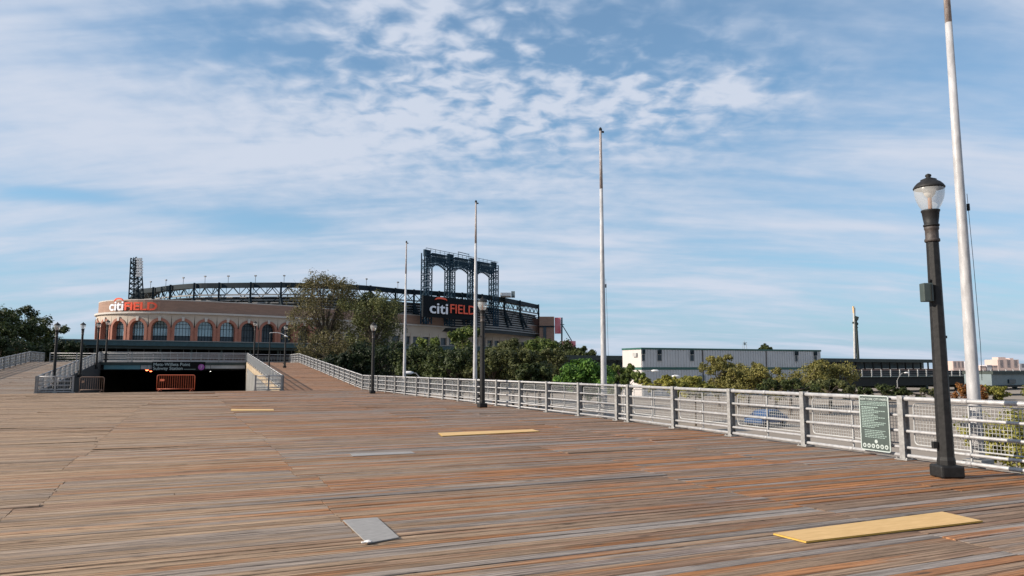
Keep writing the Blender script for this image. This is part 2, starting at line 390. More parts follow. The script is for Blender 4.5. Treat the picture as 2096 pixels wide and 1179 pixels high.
KU = .0526
UL, UR, V0, V1 = -15.4, 12.35, -4.0, 56.0
PIT_L, PIT_R = -8.8, 6.2
VT = 92.0; ZT = 2.3; VB = 100.0
def zramp(v): return 0 if v <= V1 else (ZT * (v - V1) / (VT - V1) if v < VT else ZT)
def planks(name, m, ul, ur, v0, v1, zf, seams, seed, width=.142, gap=.010, parent=None, edge_follow=False):
    rnd = random.Random(seed); mb = MB(); cols = []
    v = v0; jit = [0] * len(seams); keep = [True] * len(seams); row = 0; blk = 0
    while v < v1:
        wv = width
        if blk <= 0:
            blk = rnd.randint(3, 16)
            jit = [rnd.uniform(-.25, .25) if rnd.random() < .35 else rnd.uniform(-.02, .02) for _ in seams]
            keep = [rnd.random() > .22 for _ in seams]
            tone = rnd.uniform(-.12, .12)
        blk -= 1
        rg = rnd.choice([.5, .6, .7, .8, .9, 1.2, 1.6, 2.9, 3.6])
        cuts = [ul] + sorted(s_ + j + rnd.uniform(-.012, .012) for s_, j, k in zip(seams, jit, keep) if k and ul + .3 < s_ < ur - .3)
        if rnd.random() < .07: cuts = sorted(cuts + [rnd.uniform(ul + 1, ur - 1)])
        uu = ur - (KU * max(0, 19 - v) if edge_follow else 0)
        cuts = [c_ for c_ in cuts if c_ < uu - .3] + [uu]
        for a, b in zip(cuts[:-1], cuts[1:]):
            za = rnd.gauss(0, .0016); zb = rnd.gauss(0, .0016); tl = rnd.gauss(0, .0013)
            if rnd.random() < .05: za += rnd.uniform(0, .022)
            if rnd.random() < .05: zb += rnd.uniform(0, .022)
            g = gap * rg * rnd.uniform(.7, 1.25)
            y0 = v + g * .5; y1 = v + wv - g * .5; t = .05; e = rnd.choice([.003, .004, .007])
            z0 = zf(y0); z1 = zf(y1); ch = .006
            n = len(mb.v)
            x0 = a + e; x1 = b - e
            # slightly eased long edges
            prof = [(y0, z0 - t), (y0, z0 - ch), (y0 + ch, z0), (y1 - ch, z1), (y1, z1 - ch), (y1, z1 - t)]
            for x, zz in ((x0, za), (x1, zb)):
                for k, (yy, zq) in enumerate(prof): mb.v.append((x, yy, zq + zz + (tl if k in (3, 4, 5) else -tl)))
            for k in range(5): mb.f.append((n + k, n + 6 + k, n + 7 + k, n + k + 1))
            mb.f.append(tuple(n + k for k in range(6))); mb.f.append(tuple(n + 6 + k for k in reversed(range(6))))
            c = (min(1, max(0, rnd.random() + tone)), rnd.random(), rnd.random())
            cols += [c] * (5 * 4 + 12)
        v += wv; row += 1
    me = mb.mesh(name, m)
    ca = me.color_attributes.new('pl', 'FLOAT_COLOR', 'CORNER')
    flat = []
    for c in cols: flat += [c[0], c[1], c[2], 1.0]
    ca.data.foreach_set('color', flat)
    return obj(name, me, parent)
SEAMS = [-12.0, -8.5, -5.1, -1.77, 1.6, 6.65, 9.4]
struct(planks('boardwalk', M['deck'], UL - .2, UR, V0, V1 - .3, lambda v: 0, SEAMS, 3, edge_follow=True))
struct(planks('right_ramp', M['ramp'], PIT_R + .05, UR, V1 - .3, VB, zramp, [9.2], 5))
struct(planks('left_ramp', M['rampl'], UL - .2, PIT_L - .05, V1 - .3, VB, zramp, [-12.0], 6))
struct(planks('upper_deck', M['rampl'], PIT_L - .05, PIT_R + .05, VT, VB, lambda v: ZT, [-3, 2], 8))
# near-black slab colouring in the shade below the gaps, supports, and the edge of the deck
sub = MB(); sub.box(UL - .1, UR - 1.3, V0, V1 - .35, -.40, -.12); sub.box(UR - 1.3, UR - .1, 19, V1 - .35, -.40, -.12); sub.add([(UR - 1.3, V0, -.12), (UR - .1 - KU * 23, V0, -.12), (UR - .1, 19, -.12), (UR - 1.3, 19, -.12)], [(0, 1, 2, 3)]); struct(sub.build('underdeck_shade_slab', M['dark']))
sb = MB(); sb.beam((UR + .06, 19, -.24), (UR + .06, V1, -.24), .08, .42); sb.beam((UR + .06, 18.99, -.24), (UR + .06 - KU * 23, V0, -.24), .08, .42); 
for v in range(-2, 56, 6): sb.box(UR - .5 - 1.2, UR - .15 - 1.2, v, v + .35, GZ, -.41)
struct(sb.build('boardwalk_edge_beam', M['stain']))
def wedge(mb, u0, u1, vs, zf, zb, drop=.12):
    for a, b in zip(vs[:-1], vs[1:]):
        mb.add([(u0, a, zb), (u1, a, zb), (u1, b, zb), (u0, b, zb), (u0, a, zf(a) - drop), (u1, a, zf(a) - drop), (u1, b, zf(b) - drop), (u0, b, zf(b) - drop)],
               [(0, 3, 2, 1), (4, 5, 6, 7), (0, 1, 5, 4), (1, 2, 6, 5), (2, 3, 7, 6), (3, 0, 4, 7)])
q = MB(); wedge(q, PIT_R + .30, UR - .05, [V1, VT, VB], zramp, GZ); struct(q.build('right_ramp_base', M['concrete']))
q = MB(); wedge(q, UL - .05, PIT_L - .30, [V1, VT, VB], zramp, GZ); struct(q.build('left_ramp_base', M['dark']))  # shade on the left ramp's side painted near-black
# stairwell: flank walls, steps, dark passage under the upper deck
st = thing('subway_stairwell', 'dark stairwell sinking between the two boardwalk ramps under the upper walkway', 'stairwell', (-1.3, V1, -2.6))
def loc(mb):  # mesh coordinates relative to the stairwell origin
    mb.v = [(x + 1.3, y - V1, z + 2.6) for x, y, z in mb.v]; return mb
q = MB()
for a, b in ((V1, VT),): wedge(q, PIT_R, PIT_R + .28, [a, b], zramp, -2.6, -.02)
loc(q).build('flank_wall', M['stain'], st)
q = MB()
v = V1 + 1.5
while v < VT - 2:
    q.beam((PIT_R - .02, v, -2.5), (PIT_R - .02, v, zramp(v) - .55), .05, .10); v += .22
loc(q).build('corrugated_panel', M['corr'], st)
q = MB(); wedge(q, PIT_L - .28, PIT_L, [V1, VT], zramp, -2.6, -.02); loc(q).build('flank_wall', M['dark'], st)  # left wall faces away from the sun, its shade is in the colour
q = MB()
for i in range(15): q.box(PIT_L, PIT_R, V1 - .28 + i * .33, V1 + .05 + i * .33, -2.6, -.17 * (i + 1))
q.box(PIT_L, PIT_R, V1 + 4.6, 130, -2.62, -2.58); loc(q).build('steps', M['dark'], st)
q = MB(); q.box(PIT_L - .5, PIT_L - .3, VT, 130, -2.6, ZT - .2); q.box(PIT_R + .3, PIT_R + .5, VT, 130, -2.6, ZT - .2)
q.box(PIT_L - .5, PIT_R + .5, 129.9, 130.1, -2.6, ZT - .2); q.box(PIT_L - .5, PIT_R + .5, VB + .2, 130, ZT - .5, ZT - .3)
loc(q).build('passage', M['dark'], st)  # darkness under the walkway is painted onto these walls
# fascia beam of the upper walkway, underside
ub = thing('walkway_beam', 'dark steel beam with teal panels carrying the upper walkway over the stairwell', 'beam', (-1.3, VT, ZT))
q = MB(); q.box(PIT_L + 1.3, PIT_R + 1.3, -.16, -.02, -.32, -.02); q.build('fascia', M['track'], ub)
q = MB(); q.box(PIT_L + 1.6, PIT_L + 5.2, -.06, .1, -.80, -.33); q.build('teal_panel', M['teall'], ub)
q = MB(); q.box(PIT_L + 5.25, PIT_L + 7.4, -.05, .1, -.78, -.34); q.box(PIT_R - 4.0, PIT_R + 1.2, -.05, .1, -.72, -.34); q.build('pale_panel', M['corr'], ub)
q = MB(); q.box(PIT_L + 1.3, PIT_R + 1.3, .12, .6, -.9, -.34); q.build('girder', M['dark'], ub)

# ------------------------------------------------------------------ railings
PROF = [(.0, 1.065, .040), (0, .77, .027), (0, .50, .027), (0, .215, .027), (0, .075, .033)]
_cache = {}
def post_mesh():
    if 'post' not in _cache:
        q = MB()
        q.box(-.055, .055, -.075, -.063, 0.02, 1.12); q.box(-.055, .055, .063, .075, 0.02, 1.12); q.box(-.006, .006, -.063, .063, 0.02, 1.12)
        q.box(-.13, .13, -.12, .12, 0.002, .022)
        for sx in (-.10, .10):
            for sy in (-.085, .085): q.box(sx - .014, sx + .014, sy - .014, sy + .014, .022, .045)
        _cache['post'] = q.mesh('post', M['post'])
    return _cache['post']
def panel_mesh(Lb, dz, cell, far):
    k = ('p', round(Lb, 3), round(dz, 3), cell, far)
    if k in _cache: return _cache[k]
    q = MB(); x0, x1 = .14, Lb - .14; z0, z1 = .27, .985; y = .085
    sh = lambda x: dz * x / Lb
    c = .07; pts = []
    for cx, cz, a0 in ((x0 + c, z0 + c, 180), (x1 - c, z0 + c, 270), (x1 - c, z1 - c, 0), (x0 + c, z1 - c, 90)):
        for j in range(4):
            a = R(a0 + 30 * j); X = cx + c * math.cos(a); pts.append((X, y, cz + c * math.sin(a) + sh(X)))
    pts.append(pts[0]); q.tube(pts, .014, 6 if not far else 4)
    w_ = .006 if not far else .007
    X = x0 + cell
    while X < x1 - cell * .4:
        q.box(X - w_ / 2, X + w_ / 2, y - w_ / 2, y + w_ / 2, z0 + sh(X), z1 + sh(X)); X += cell
    Z = z0 + cell
    while Z < z1 - cell * .4:
        q.beam((x0, y + w_, Z + sh(x0)), (x1, y + w_, Z + sh(x1)), w_, w_); Z += cell
    q.box(Lb / 2 - .012, Lb / 2 + .012, y - .04, y - .015, .10 + sh(Lb / 2), z1 + sh(Lb / 2))
    _cache[k] = q.mesh('mesh_panel', M['wire']); return _cache[k]
def railing(label, p0, p1, group, bay=2.44, cell=.062, flip=False, mesh=True, zoff=0, name='railing', drop=None):
    """one straight run; local x along the run, panels on its +y side"""
    p0 = Vector(p0); p1 = Vector(p1); d = p1 - p0; H = math.hypot(d.x, d.y); n = max(1, round(H / bay)); Lb = H / n; dz = d.z / n
    t = thing(name, label, 'railing', p0, math.atan2(d.y, d.x), group)
    far = cell > .09
    for i in range(n + 1):
        o = obj('post', post_mesh(), t, (i * Lb, 0, i * dz))
    for _, z, r in PROF:
        q = MB(); y = 0
        q.tube([(0, y, z), (H, y, z + d.z)], r * (1.0 if not far else 1.15), 10 if not far else 6)
        if not far:
            for i in range(n):
                x = (i + .5) * Lb; q.tube([(x - .05, y, z + dz * (i + .5) - dz / Lb * .05), (x + .05, y, z + dz * (i + .5) + dz / Lb * .05)], r * 1.17, 10)
        q.build('top_rail' if z > 1 else 'rail', M['steel'], t, smooth=True)
    if mesh:
        pm = panel_mesh(Lb, dz, cell, far)
        for i in range(n):
            o = obj('mesh_panel', pm, t, (i * Lb, 0, i * dz))
            if flip: o.scale = (1, -1, 1)
    return t
UE = 12.2
KU = .0526
RU = lambda v: 12.16 - KU * (18.95 - v)
# anchors measured in the photo: posts at v = 8.95, 11.4, ... and a doubled post near v = 19
VJ = 18.95
# local x runs towards -v so that the +y side is outside (+u)
G1 = 'railing runs along the right edge of the boardwalk'
railing('near grey pipe railing with wire mesh and the green rules sign, right edge of boardwalk', (12.16, VJ, 0), (RU(VJ - 2.42 * 8), VJ - 2.42 * 8, 0), G1, 2.42)
railing('long grey mesh railing from the doubled post to the foot of the right ramp', (UE, V1, 0), (UE, VJ + .72, 0), G1, 2.42)
q_ = railing('very short grey railing section between the doubled posts behind the second tall pole', (UE, VJ + .70, 0), (12.165, VJ + .02, 0), G1, .7)
railing('outer railing climbing the right side of the brown right ramp', (UE, VT, ZT), (UE, V1 + .05, 0), 'railings climbing the ramps', 2.45, .10)
railing('level railing at the top of the right ramp, in front of the big tree', (UE, VB, ZT), (UE, VT + .05, ZT), 'railings on the upper level', 2.6, .10)
railing('back railing of the upper walkway in front of the station', (PIT_L - 6, VB, ZT), (UE, VB, ZT), 'railings on the upper level', 2.6, .12, mesh=False)
railing('railing over the stairwell opening on the front edge of the upper walkway', (PIT_L, VT + .1, ZT), (PIT_R, VT + .1, ZT), 'railings on the upper level', 3.0, .12, mesh=False)
railing('inner railing of the right ramp beside the stairwell and the bent arm lamp', (PIT_R + .14, V1, 0), (PIT_R + .14, VT, ZT), 'railings climbing the ramps', 2.45, .10)
railing('inner railing of the left ramp beside the dark stairwell', (PIT_L - .14, VT, ZT), (PIT_L - .14, V1, 0), 'railings climbing the ramps', 2.45, .10)
railing('outer railing of the left ramp in front of the dark trees', (UL, V1, 0), (UL, VT, ZT), 'railings climbing the ramps', 2.45, .10)
railing('railing at the far left top of the left ramp', (UL, VT + .05, ZT), (UL, VB, ZT), 'railings on the upper level', 2.6, .10)
railing('grey railing on the left edge of the boardwalk, outside the left frame', (UL, 30, 0), (UL, V1 - .05, 0), G1, 2.45, .10)
railing('short mesh railing standing across the right end of the stairwell', (PIT_R - 1.75, V1 - .12, 0), (PIT_R + .05, V1 - .12, 0), 'short railings at the stair head', .9, .14)
railing('short mesh railing standing across the left end of the stairwell', (PIT_L - .1, V1 + .05, 0), (PIT_L + 1.9, V1 + .05, 0), 'short railings at the stair head', 1.0, .14)

# ------------------------------------------------------------------ lamp posts
def make_lamp(label, loc_, rz, box=False):
    t = thing('street_lamp', label, 'street lamp', loc_, rz, 'black globe lamp posts on the boardwalk')
    q = MB(); q.box(-.172, .172, -.172, .172, 0.001, .185); q.build('base', M['lamp'], t, bevel=.03)
    q = MB(); q.lathe([(.126, .18), (.126, .25), (.114, .30), (.107, 1.2), (.098, 2.4), (.089, 3.52)], 8, rot=R(22.5))
    for z, a in ((2.05, 0), (2.45, 90), (1.3, 45), (2.9, 200)):
        x = .105 * math.cos(R(a)); y = .105 * math.sin(R(a)); q.box(x - .02, x + .02, y - .02, y + .02, z, z + .04)
    q.box(-.19, -.12, -.03, .03, .42, .52)
    q.build('pole', M['lamp'], t, bevel=.006)
    q = MB(); q.lathe([(.098, 3.52), (.108, 3.53), (.108, 3.56), (.094, 3.58), (.094, 3.70), (.104, 3.72), (.104, 3.75), (.094, 3.76)], 16); q.build('collar', M['lampstain'], t, smooth=True)
    q = MB(); q.lathe([(.098, 3.76), (.112, 3.765), (.112, 3.79), (.098, 3.80), (.110, 3.88), (.122, 3.98), (.132, 3.995), (.132, 4.015), (.10, 4.02)], 20); q.build('neck', M['lamp'], t, smooth=True)
    q = MB(); q.lathe([(.105, 4.012), (.118, 4.03), (.160, 4.10), (.192, 4.19), (.208, 4.27), (.212, 4.34), (.205, 4.365)], 28); g = q.build('globe', M['globe'], t, smooth=True)
    q = MB(); q.lathe([(.028, 4.02), (.028, 4.30)], 10); q.build('lamp_tube', M['tube'], t)
    q = MB(); q.lathe([(.02, 4.20), (.075, 4.26), (.10, 4.33), (.10, 4.35)], 16); q.build('reflector', M['refl'], t, smooth=True)
    q = MB(); q.lathe([(.218, 4.352), (.222, 4.37), (.205, 4.40), (.165, 4.445), (.125, 4.47), (.112, 4.475), (.112, 4.495), (.075, 4.51), (.040, 4.525), (.030, 4.535), (.045, 4.55), (.040, 4.575), (.012, 4.59)], 24); q.build('cap', M['lamp'], t, smooth=True)
    if box:
        q = MB(); q.box(-.235, -.09, -.11, .02, 2.60, 2.88); q.build('control_box', M['box'], t, bevel=.012)
        q = MB(); q.box(-.135, -.125, -.12, -.111, 2.62, 2.86); q.build('box_seam', M['lamp'], t)
    return t
p = ground(1939, 977); near = make_lamp('nearest black globe lamp post with a grey control box, by the near railing', (p.x, p.y, 0), -YAW, True)
lampproto = make_lamp('second lamp post from the right, beside the third tall pole', (ground(987, 834).x, ground(987, 834).y, 0), 0)
def lamp(px, d, z, label, s=1.0):
    p = atz(px, d, z); o = dup(lampproto, (p.x, p.y, z), 0, label); o.scale = (s, s, s); return o
p = ground(762, 805.5); dup(lampproto, (p.x, p.y, 0), 0, 'slim black globe lamp post in front of the olive tree')
lamp(582.5, 78, zramp(82), 'black globe lamp post partway up the inner side of the right ramp')
lamp(519.5, 85, ZT, 'black globe lamp post at the right end of the rail over the stairwell', 1.04)
lamp(109, 53, .25, 'leftmost black globe lamp post, against the dark trees', 1.02)
lamp(163.5, 64, .85, 'black globe lamp post second from left, against open sky', 1.04)
lamp(197, 76, 1.55, 'black globe lamp post third from left, before the left end of the stadium', 1.06)
lamp(216, 81, 2.1, 'black globe lamp post at the left end of the railing over the stairwell', 1.06)
# bent arm lamp and bare post on the right flank wall
p = atz(550, 66, .95)
t = thing('bent_arm_lamp', 'thin dark post with a curved arm reaching right beside the right ramp', 'street lamp', p)
ztop = zat(682, 66) - p.z; MB().lathe([(.14, 0), (.14, .12), (.09, .16), (.07, 1.2), (.05, 1.25), (.045, ztop)], 10).build('pole', M['lamp'], t)
pts = [RT * x + Vector((0, 0, ztop + z)) for x, z in ((-.05, -.03), (0.0, .03), (.35, .05), (.7, .04), (1.0, -.04), (1.28, -.17))]
MB().tube(pts, .035, 8).build('arm', M['pole'], t)
q = MB(); c_ = pts[-1]; q.tube([c_ - Vector((0, 0, .02)), c_ + RT * .12 - Vector((0, 0, .08)), c_ + RT * .3 - Vector((0, 0, .15))], [.03, .08, .03], 8); q.build('lamp_head', M['white'], t)
p = atz(527.5, 76, 1.4)
tag(MB().lathe([(.08, 0), (.08, .5), (.045, .55), (.04, zat(677, 76) - p.z)], 10).build('bare_post', M['lamp'], None, loc=p), 'thin bare post without a lamp on the right stairwell wall', 'post')

# ------------------------------------------------------------------ tall white poles
def pole(px, label, ytop, first=None, seg=True):
    # stands just outside the railing, on a bracket at the deck edge
    u = 12.66; k = (px - CX) / F
    # solve for distance so that u is met
    lo, hi = 5.0, 90.0
    for _ in range(60):
        mid = (lo + hi) / 2; p = atz(px, mid, 0)
        if p.x < u - KU * max(0, 19 - p.y): lo = mid
        else: hi = mid
    p = atz(px, lo, 0); H = 9.75
    t = thing('flagpole', label, 'flagpole', (p.x, p.y, 0), 0, 'bare white poles along the right railing')
    q = MB(); q.tube([(0, 0, -.3), (0, 0, .9), (0, 0, 2.2), (0, 0, 4.9), (0, 0, 7.7)], [.104, .102, .093, .075, .058], 16)
    q.build('lower_shaft', M['pole'], t, smooth=True)
    q = MB(); q.tube([(0, 0, 7.7), (0, 0, H)], [.056, .040], 12); q.build('upper_shaft', M['polerust'], t, smooth=True)
    q = MB(); q.tube([(0, 0, H), (0, 0, H + .06), (0, 0, H + .12)], [.05, .06, .02], 10); q.box(-.02, .13, -.02, .02, H - .06, H); q.build('truck', M['lamp'], t)
    MB().box(-.16, .16, -.16, .16, .02, .10).build('collar', M['post'], t); MB().box(-.3, -.1, -.06, .06, .62, .70).build('clamp', M['post'], t)
    q = MB(); q.box(-.2, .2, -.2, .2, -.42, -.30); q.box(-.45, -.12, -.1, .1, -.30, -.18)
    for a in range(4):
        q.box(.15 * math.cos(R(45 + 90 * a)) - .02, .15 * math.cos(R(45 + 90 * a)) + .02, .15 * math.sin(R(45 + 90 * a)) - .02, .15 * math.sin(R(45 + 90 * a)) + .02, -.30, -.2)
    q.build('bracket', M['post'], t)
    q = MB(); q.tube([(.09, -.06, 4.6), (.12, -.07, 3.4), (.14, -.08, 2.0), (.13, -.07, 1.4)], .005, 4); q.build('halyard', M['lamp'], t)
    q = MB(); q.box(.07, .10, -.09, -.05, 4.3, 4.42); q.build('cleat', M['lamp'], t)
    return t
pole(2003, 'nearest white pole, beside the near lamp post, cut by the top of the photo', 0)
pole(1237, 'white pole standing clear against the sky left of the trailer building', 265)
pole(972, 'white pole rising in front of the stadium sign just left of a lamp post', 408)
pole(827, 'farthest white pole, right of the olive tree', 497)

# ------------------------------------------------------------------ boards lying on the deck
def lay_board(pix4, z, m, name, label, cat, edge=None, th=.022, group=None):
    g = [ground(x, y, 0.0) for x, y in pix4]; c = sum(g, Vector()) / 4
    t = thing(name, label, cat, (c.x, c.y, z), 0, group) if edge else None
    q = MB()
    e = [(p - c) for p in g]
    q.add([(p.x, p.y, 0) for p in e] + [(p.x, p.y, th) for p in e], [(3, 2, 1, 0), (4, 5, 6, 7), (0, 1, 5, 4), (1, 2, 6, 5), (2, 3, 7, 6), (3, 0, 4, 7)])
    if edge:
        q.v = q.v; o = q.build('board_edge', edge, t)
        k = MB(); k.add([(p.x * .994, p.y * .994, th + .002) for p in e], [(0, 1, 2, 3)]); k.build('board_top', m, t)
        return t
    return tag(q.build(name, m, None, loc=(c.x, c.y, z)), label, cat, group)
GB = 'yellow boards laid on the boardwalk'
lay_board([(1650, 1113), (2012, 1070), (1930, 1051), (1583, 1096)], .006, M['yellow'], 'plywood_board', 'large pale yellow board lying near the bottom right corner', 'board', M['yedge'], .014, GB)
lay_board([(905, 894), (1105, 884), (1090, 880), (897, 887.5)], .006, M['yellow'], 'plywood_board', 'thin yellow board lying mid deck below the second lamp post', 'board', M['yedge'], .012, GB)
lay_board([(473, 841.5), (561, 841), (560, 838), (473, 838)], .006, M['yellow'], 'plywood_board', 'farthest yellow board, left of centre near the stair head', 'board', M['yedge'], .010, GB)
lay_board([(752, 1115), (817, 1103), (772, 1062), (702, 1067)], .006, M['plate'], 'patch_plate', 'square grey plywood patch at the bottom of the deck, white flake at its tip', 'patch board', None, .010)
lay_board([(722, 935), (850, 929), (842, 925), (716, 930)], .006, M['plate'], 'grey_board', 'narrow bleached board lying left of centre on the deck', 'board', None, .006)
p = ground(753, 1114)
q = MB(); q.lathe([(.02, 0), (.034, .004), (.036, .010), (.015, .018)], 7); q.box(-.06, -.02, -.02, .015, .0, .008)
tag(q.build('paint_flake', M['chip'], None, loc=(p.x, p.y, .018)), 'small white flake of debris at the near corner of the grey patch', 'debris')

# ------------------------------------------------------------------ rules sign on the near railing
t = thing('rules_sign', 'green park rules sign with white border hung on the near railing', 'sign', (RU(9.82) - .10, 9.82, .10), -math.pi / 2 - math.atan(KU))
# local x = along rail towards -v (to the right in the photo); sign face looks to local -y
W_, H_ = .66, 1.0
q = MB(); q.box(-W_ / 2, W_ / 2, 0, .006, 0, H_); q.build('sign_board', M['sgreen'], t)
q = MB(); 
def rr(mb, x0, x1, z0, z1, wd, r, y0, y1):
    pts = []
    for cx, cz, a0 in ((x0 + r, z0 + r, 180), (x1 - r, z0 + r, 270), (x1 - r, z1 - r, 0), (x0 + r, z1 - r, 90)):
        for j in range(4): a = R(a0 + 30 * j); pts.append((cx, cz, math.cos(a), math.sin(a)))
    n = len(pts); vs = []
    for cx, cz, ca, sa in pts:
        for rad, y in ((r, y0), (r - wd, y0), (r - wd, y1), (r, y1)): vs.append((cx + rad * ca, y, cz + rad * sa))
    fs = []
    for i in range(n):
        j = (i + 1) % n
        for k in range(4): fs.append((i * 4 + k, i * 4 + (k + 1) % 4, j * 4 + (k + 1) % 4, j * 4 + k))
    mb.add(vs, fs)
rr(q, -W_ / 2 - .004, W_ / 2 + .004, -.004, H_ + .004, .020, .04, -.003, .009); q.build('border', M['swhite'], t)
hd = text_mesh('NEW YORK CITY PARKS', .056, .0006, 'header_text', M['swhite'], .001, 'CENTER')
o = obj('header_text', hd, t, (0, -.003, H_ - .085)); o.rotation_euler = (math.pi / 2, 0, 0)
q = MB(); rnd = random.Random(4)
def words(z, x0, x1, h):
    x = x0
    while x < x1 - .02:
        wl = min(rnd.uniform(.02, .06), x1 - x); q.box(x, x + wl, -.0035, -.0012, z, z + h); x += wl + .010
for i, (a, b) in enumerate([(.04, .96), (.05, .95), (.04, .93)]): words(H_ - .125 - i * .026, -W_ / 2 + a * W_, -W_ / 2 + b * W_, .012)
for i in range(13):
    words(H_ - .225 - i * .030, -W_ / 2 + .05, -W_ / 2 + (.05 + rnd.choice([.45, .5, .6, .8, .85])) * W_, .014 if i else .02)
for i in range(5): words(H_ - .64 - i * .031, -W_ / 2 + .10, W_ / 2 - rnd.uniform(.06, .16), .012)
q.build('printed_lines', M['sgrey'], t)
for i in range(6):
    q = MB(); x = -W_ / 2 + .085 + i * .098; pts = [(x + .04 * math.cos(R(a)), -.004, .085 + .04 * math.sin(R(a))) for a in range(0, 360, 24)]
    q.add(pts, [tuple(range(len(pts)))]); q.build('round_symbol', M['swhite'], t)
q = MB(); pts = [(.02 + .035 * math.cos(R(a)), -.004, .17 + .035 * math.sin(R(a))) for a in range(0, 360, 24)]; q.add(pts, [tuple(range(len(pts)))]); q.build('leaf_emblem', M['swhite'], t)
for i in range(6):
    q = MB(); x = -W_ / 2 + .085 + i * .098; q.box(x - .012, x + .008, -.0065, -.0045, .066, .10); q.box(x - .02, x + .02, -.0064, -.0046, .08, .088); q.build('symbol_mark', M['sgreen'], t)
q = MB(); q.box(-.3, .3, .007, .10, .66, .70); q.box(-.3, .3, .007, .10, .12, .16); q.build('mounting_bar', M['post'], t)

# ------------------------------------------------------------------ barricade, gate, subway sign, lamps
def barricade(label, w_, h_, loc_, rz, m, nb, name='crowd_barrier', grp=None):
    t = thing(name, label, 'barrier', loc_, rz, grp)
    q = MB(); r = .12; pts = [(-w_ / 2, 0, .1)] + [(-w_ / 2 + r - r * math.cos(R(a)), 0, h_ - r + r * math.sin(R(a))) for a in (0, 30, 60, 90)] + \
        [(w_ / 2 - r + r * math.cos(R(a)), 0, h_ - r + r * math.sin(R(a))) for a in (90, 60, 30, 0)] + [(w_ / 2, 0, .1)]
    q.tube(pts, .024, 8); q.tube([(-w_ / 2, 0, .17), (w_ / 2, 0, .17)], .02, 8); q.build('frame', m, t, smooth=True)
    q = MB()
    for i in range(1, nb): x = -w_ / 2 + w_ * i / nb; q.tube([(x, 0, .17), (x, 0, h_)], .008, 6)
    q.build('bars', m, t)
    for s_ in (-1, 1):
        q = MB(); x = s_ * w_ * .42; q.tube([(x, -.3, 0.01), (x, -.05, .12), (x, 0, .17)], .018, 6); q.tube([(x, .3, 0.01), (x, .05, .12), (x, 0, .17)], .018, 6); q.build('foot', m, t)
    q = MB(); q.box(-w_ * .42, -w_ * .30, -.03, -.022, h_ * .62, h_ * .76); q.build('name_plate', m, t)
    return t
p = ground(359, 801.5); barricade('orange steel crowd barrier standing at the stair head under the subway sign', 2.62, 1.13, (p.x, p.y, .01), -YAW, M['orange'], 17)
p = ground(187, 803.5); barricade('rusty dark steel gate at the left end of the stair head', 1.62, 1.02, (p.x, p.y, .01), -YAW, M['rust'], 11, 'crowd_barrier')
# subway sign hangs on the beam
pl, pr = atz(311, 84, 1.6), atz(413, 84, 1.6)
uL = -5.3; vS = VT - .22
def u_at(px, v):
    lo, hi = -30., 30.
    for _ in range(60):
        m_ = (lo + hi) / 2; P = Vector((m_, v, 2)); d_ = P.dot(FW); x_ = P.dot(RT)
        if CX + F * x_ / (d_ * math.cos(PITCH)) < px: lo = m_
        else: hi = m_
    return lo
ua, ub_ = u_at(311, vS), u_at(420, vS); W2 = ub_ - ua
t = thing('subway_sign', 'long black subway station sign with white words and a purple disc above the orange barrier', 'sign', ((ua + ub_) / 2, vS, 1.32))
MB().box(-W2 / 2, W2 / 2, 0, .05, 0, 1.02).build('sign_board', M['black'], t)
o = obj('station_name', text_mesh('Mets-Willets Point', .50, .002, 'station_name', M['swhite'], .004), t, (-W2 / 2 + .1, -.006, .56)); o.rotation_euler = (math.pi / 2, 0, 0)
o = obj('station_words', text_mesh('Subway Station', .50, .002, 'station_words', M['swhite'], .004), t, (-W2 / 2 + .1, -.006, .12)); o.rotation_euler = (math.pi / 2, 0, 0)
q = MB(); pts = [(W2 / 2 - .42 + .34 * math.cos(R(a)), -.01, .42 + .34 * math.sin(R(a))) for a in range(0, 360, 15)]; q.add(pts, [tuple(range(len(pts)))]); q.build('route_disc', M['purple'], t)
o = obj('route_number', text_mesh('7', .5, .002, 'route_number', M['swhite'], .0, 'CENTER'), t, (W2 / 2 - .42, -.02, .25)); o.rotation_euler = (math.pi / 2, 0, 0)
q = MB(); q.box(W2 * .02 + .4, W2 / 2 - 1.0, -.006, -.001, .16, .20); q.build('small_print', M['sgrey'], t)
def small_lamp(px, py, m, label, r=.14, grp=None):
    v = VT - .3; u = u_at(px, v); P = Vector((u, v, 0)); z = zat(py, P.dot(FW))
    t = thing('signal_lamp', label, 'lamp', (u, v, z), 0, grp)
    MB().lathe([(r * 1.1, -.05), (r * 1.2, .02)], 12).build('housing', M['black'], t)
    q = MB(); q.lathe([(r * .25, -r * 1.0), (r * .8, -r * .7), (r, -r * .2), (r * .9, 0)], 12); q.build('lens', m, t, smooth=True)
    q = MB(); q.box(-.02, .02, -.02, .02, .02, ZT - .32 - z); q.build('bracket', M['black'], t)
small_lamp(301, 756, M['redlamp'], 'left lamp of the glowing red pair beside the subway sign', .17, 'glowing lamps over the stairwell')
small_lamp(309, 758.5, M['redlamp'], 'lower right lamp of the glowing red pair beside the subway sign', .14, 'glowing lamps over the stairwell')
small_lamp(431, 759, M['whitelamp'], 'small white lamp right of the purple disc', .09, 'glowing lamps over the stairwell')

